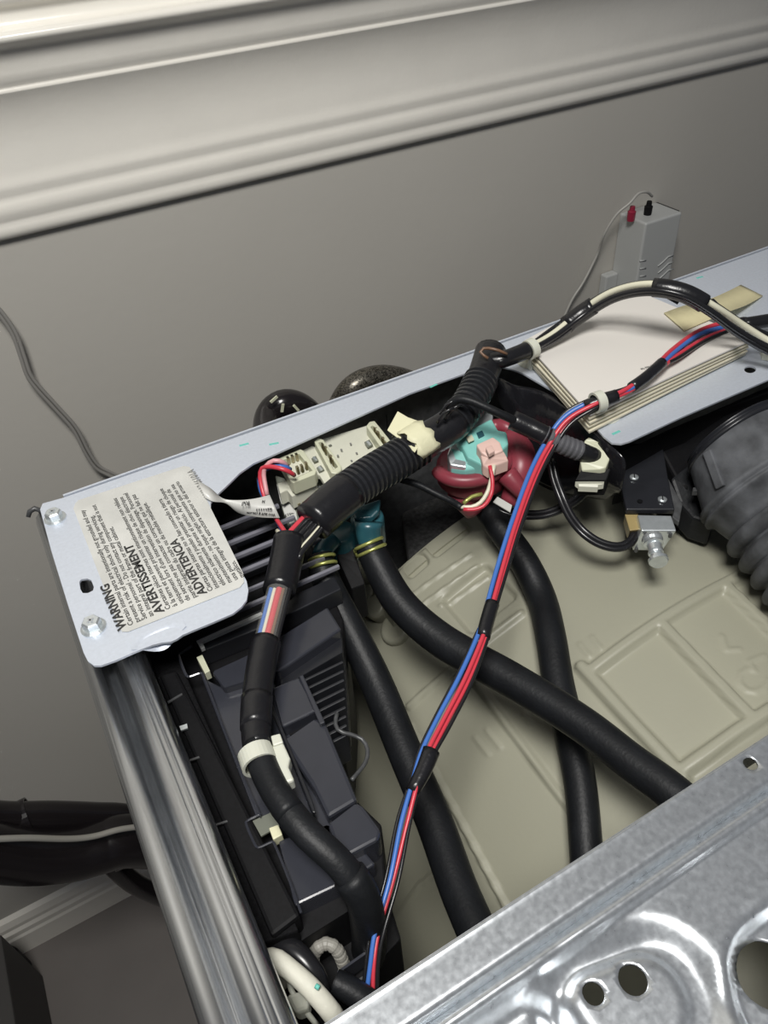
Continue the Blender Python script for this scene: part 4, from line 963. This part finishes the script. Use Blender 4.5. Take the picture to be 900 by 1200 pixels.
bm = bmesh.new(); wall_tube(bm, [(26, 940), (30, 958), (32, 976)], .553, .019, 16)
link('hose_collar', ring_band(PY(30, 957, .55), (1, 0, 0), .0168, .010, .002), HOSEB, h3)
bm = bmesh.new(); wall_tube(bm, [(-20, 984), (30, 982), (80, 983), (110, 980), (140, 972), (170, 968)], [.50] * 6, .0032, 10); link('braided_line', bm, GREYW, h3, smooth=True, label='thin pale grey line along the hose')
h4 = thing('lower_hose', 'thick shiny black trap of hose below the drain hose, with a pale glint', 'hose', PY(60, 1010, .6))
bm = bmesh.new(); wall_tube(bm, [(-60, 990), (-10, 998), (40, 1003), (85, 1000), (118, 992), (150, 985), (230, 990)], [.52] * 7, .029, 22); link('hose_tube', bm, HOSEB, h4, smooth=True)
bm = bmesh.new(); wall_tube(bm, [(120, 1000), (138, 1018), (160, 1036), (190, 1050)], .54, .013, 14); link('hose_branch', bm, HOSEB, h4, smooth=True)
link('hose_collar', ring_band(PY(136, 996, .52), (1, 0, -.2), .020, .012, .002), HOSEB, h4)
# appliance corner at the lower left
a0 = P(1, 1094, -.80)
ob = bmesh.new(); add_box(ob, (a0[0] - .25, a0[1] - .35, -.80 - (T - .8) / 2), (.5, .7, T - .8), None)
for v in ob.verts: v.co.z = max(v.co.z, -T)
o = link('storage_box', ob, DARKBOX, None, bevel=.003); tag(o, 'dark grey box edge on the floor at the lower left corner', 'box')
ob = slab([(4, 1103, -.90), (20, 1110, -.90), (27, 1150, -.90), (12, 1158, -.90)], .059)
o = link('floor_plug', ob, BLKM, None, bevel=.003); tag(o, 'small black block on the floor beside the dark box edge', 'plug')
# ------------------------------------------------------------------ bottom left: white sheathed loom, black tube, clip
ws = thing('sheathed_cable', 'thick white sheathed cable bending over the lower left corner of the bay', 'cable', P(350, 1150, -.05))
link('cable_sheath', tb([(330, 1152, -.055), (314, 1142, -.042), (308, 1128, -.034), (322, 1124, -.030), (342, 1138, -.030), (362, 1156, -.032), (380, 1176, -.036), (392, 1192, -.042), (402, 1215, -.06)], [9, 11, 12, 12, 11.5, 12, 12, 12, 11], seg=16), CLOTH, ws, smooth=True)
link('sheath_mark', tb([(370, 1155, -.0275), (374, 1158, -.0275)], 3, seg=8), TEAL, ws, smooth=True)
bt = bmesh.new(); tube(bt, [(306, 1118, -.055), (322, 1108, -.045), (345, 1116, -.042), (366, 1138, -.044), (376, 1160, -.050), (386, 1200, -.07)], [13, 14, 14, 13, 12, 11], seg=18)
o = link('bent_tube', bt, BKW, None, smooth=True); tag(o, 'glossy black bent tube behind the white sheathed cable', 'tube')
rt = thing('round_grommet', 'short open black rubber sleeve tucked beside the front brace', 'sleeve', P(400, 1160, -.07))
link('sleeve_wall', tb([(392, 1150, -.050), (410, 1160, -.052), (440, 1180, -.056)], [14, 15, 15], seg=20, cap=False), RUB, rt, smooth=True)
nc = thing('nylon_anchor', 'translucent white nylon anchor in the bottom left corner of the bay', 'clip', P(340, 1190, -.07))
link('anchor_disc', slab([(320, 1172, -.050), (328, 1168, -.048), (340, 1180, -.050), (350, 1210, -.055), (330, 1215, -.056)], .004), NYL, nc, bevel=.001)
link('anchor_block', slab([(334, 1166, -.044), (352, 1160, -.042), (362, 1168, -.043), (362, 1182, -.046), (346, 1188, -.048)], .010), NYL, nc, bevel=.0015)
link('anchor_strap', tb([(338, 1150, -.046), (344, 1166, -.046), (356, 1182, -.050), (372, 1202, -.058)], 3.4, seg=10), NYL, nc, smooth=True)
gw = bmesh.new(); tube(gw, [(366, 1130, -.062), (370, 1114, -.056), (382, 1106, -.054), (394, 1112, -.056), (402, 1128, -.064), (406, 1144, -.075)], 7.5, seg=14, corr=(.003, .05))
o = link('grey_lead', gw, GREYW, None); tag(o, 'short grey ribbed lead arching below the control module', 'lead')
gw = bmesh.new(); tube(gw, [(352, 1092, -.070), (368, 1090, -.066), (386, 1100, -.070)], 8, seg=14, corr=(.003, .05))
o = link('grey_lead', gw, GREYW, None); tag(o, 'grey ribbed stub just under the lower edge of the control module', 'lead')
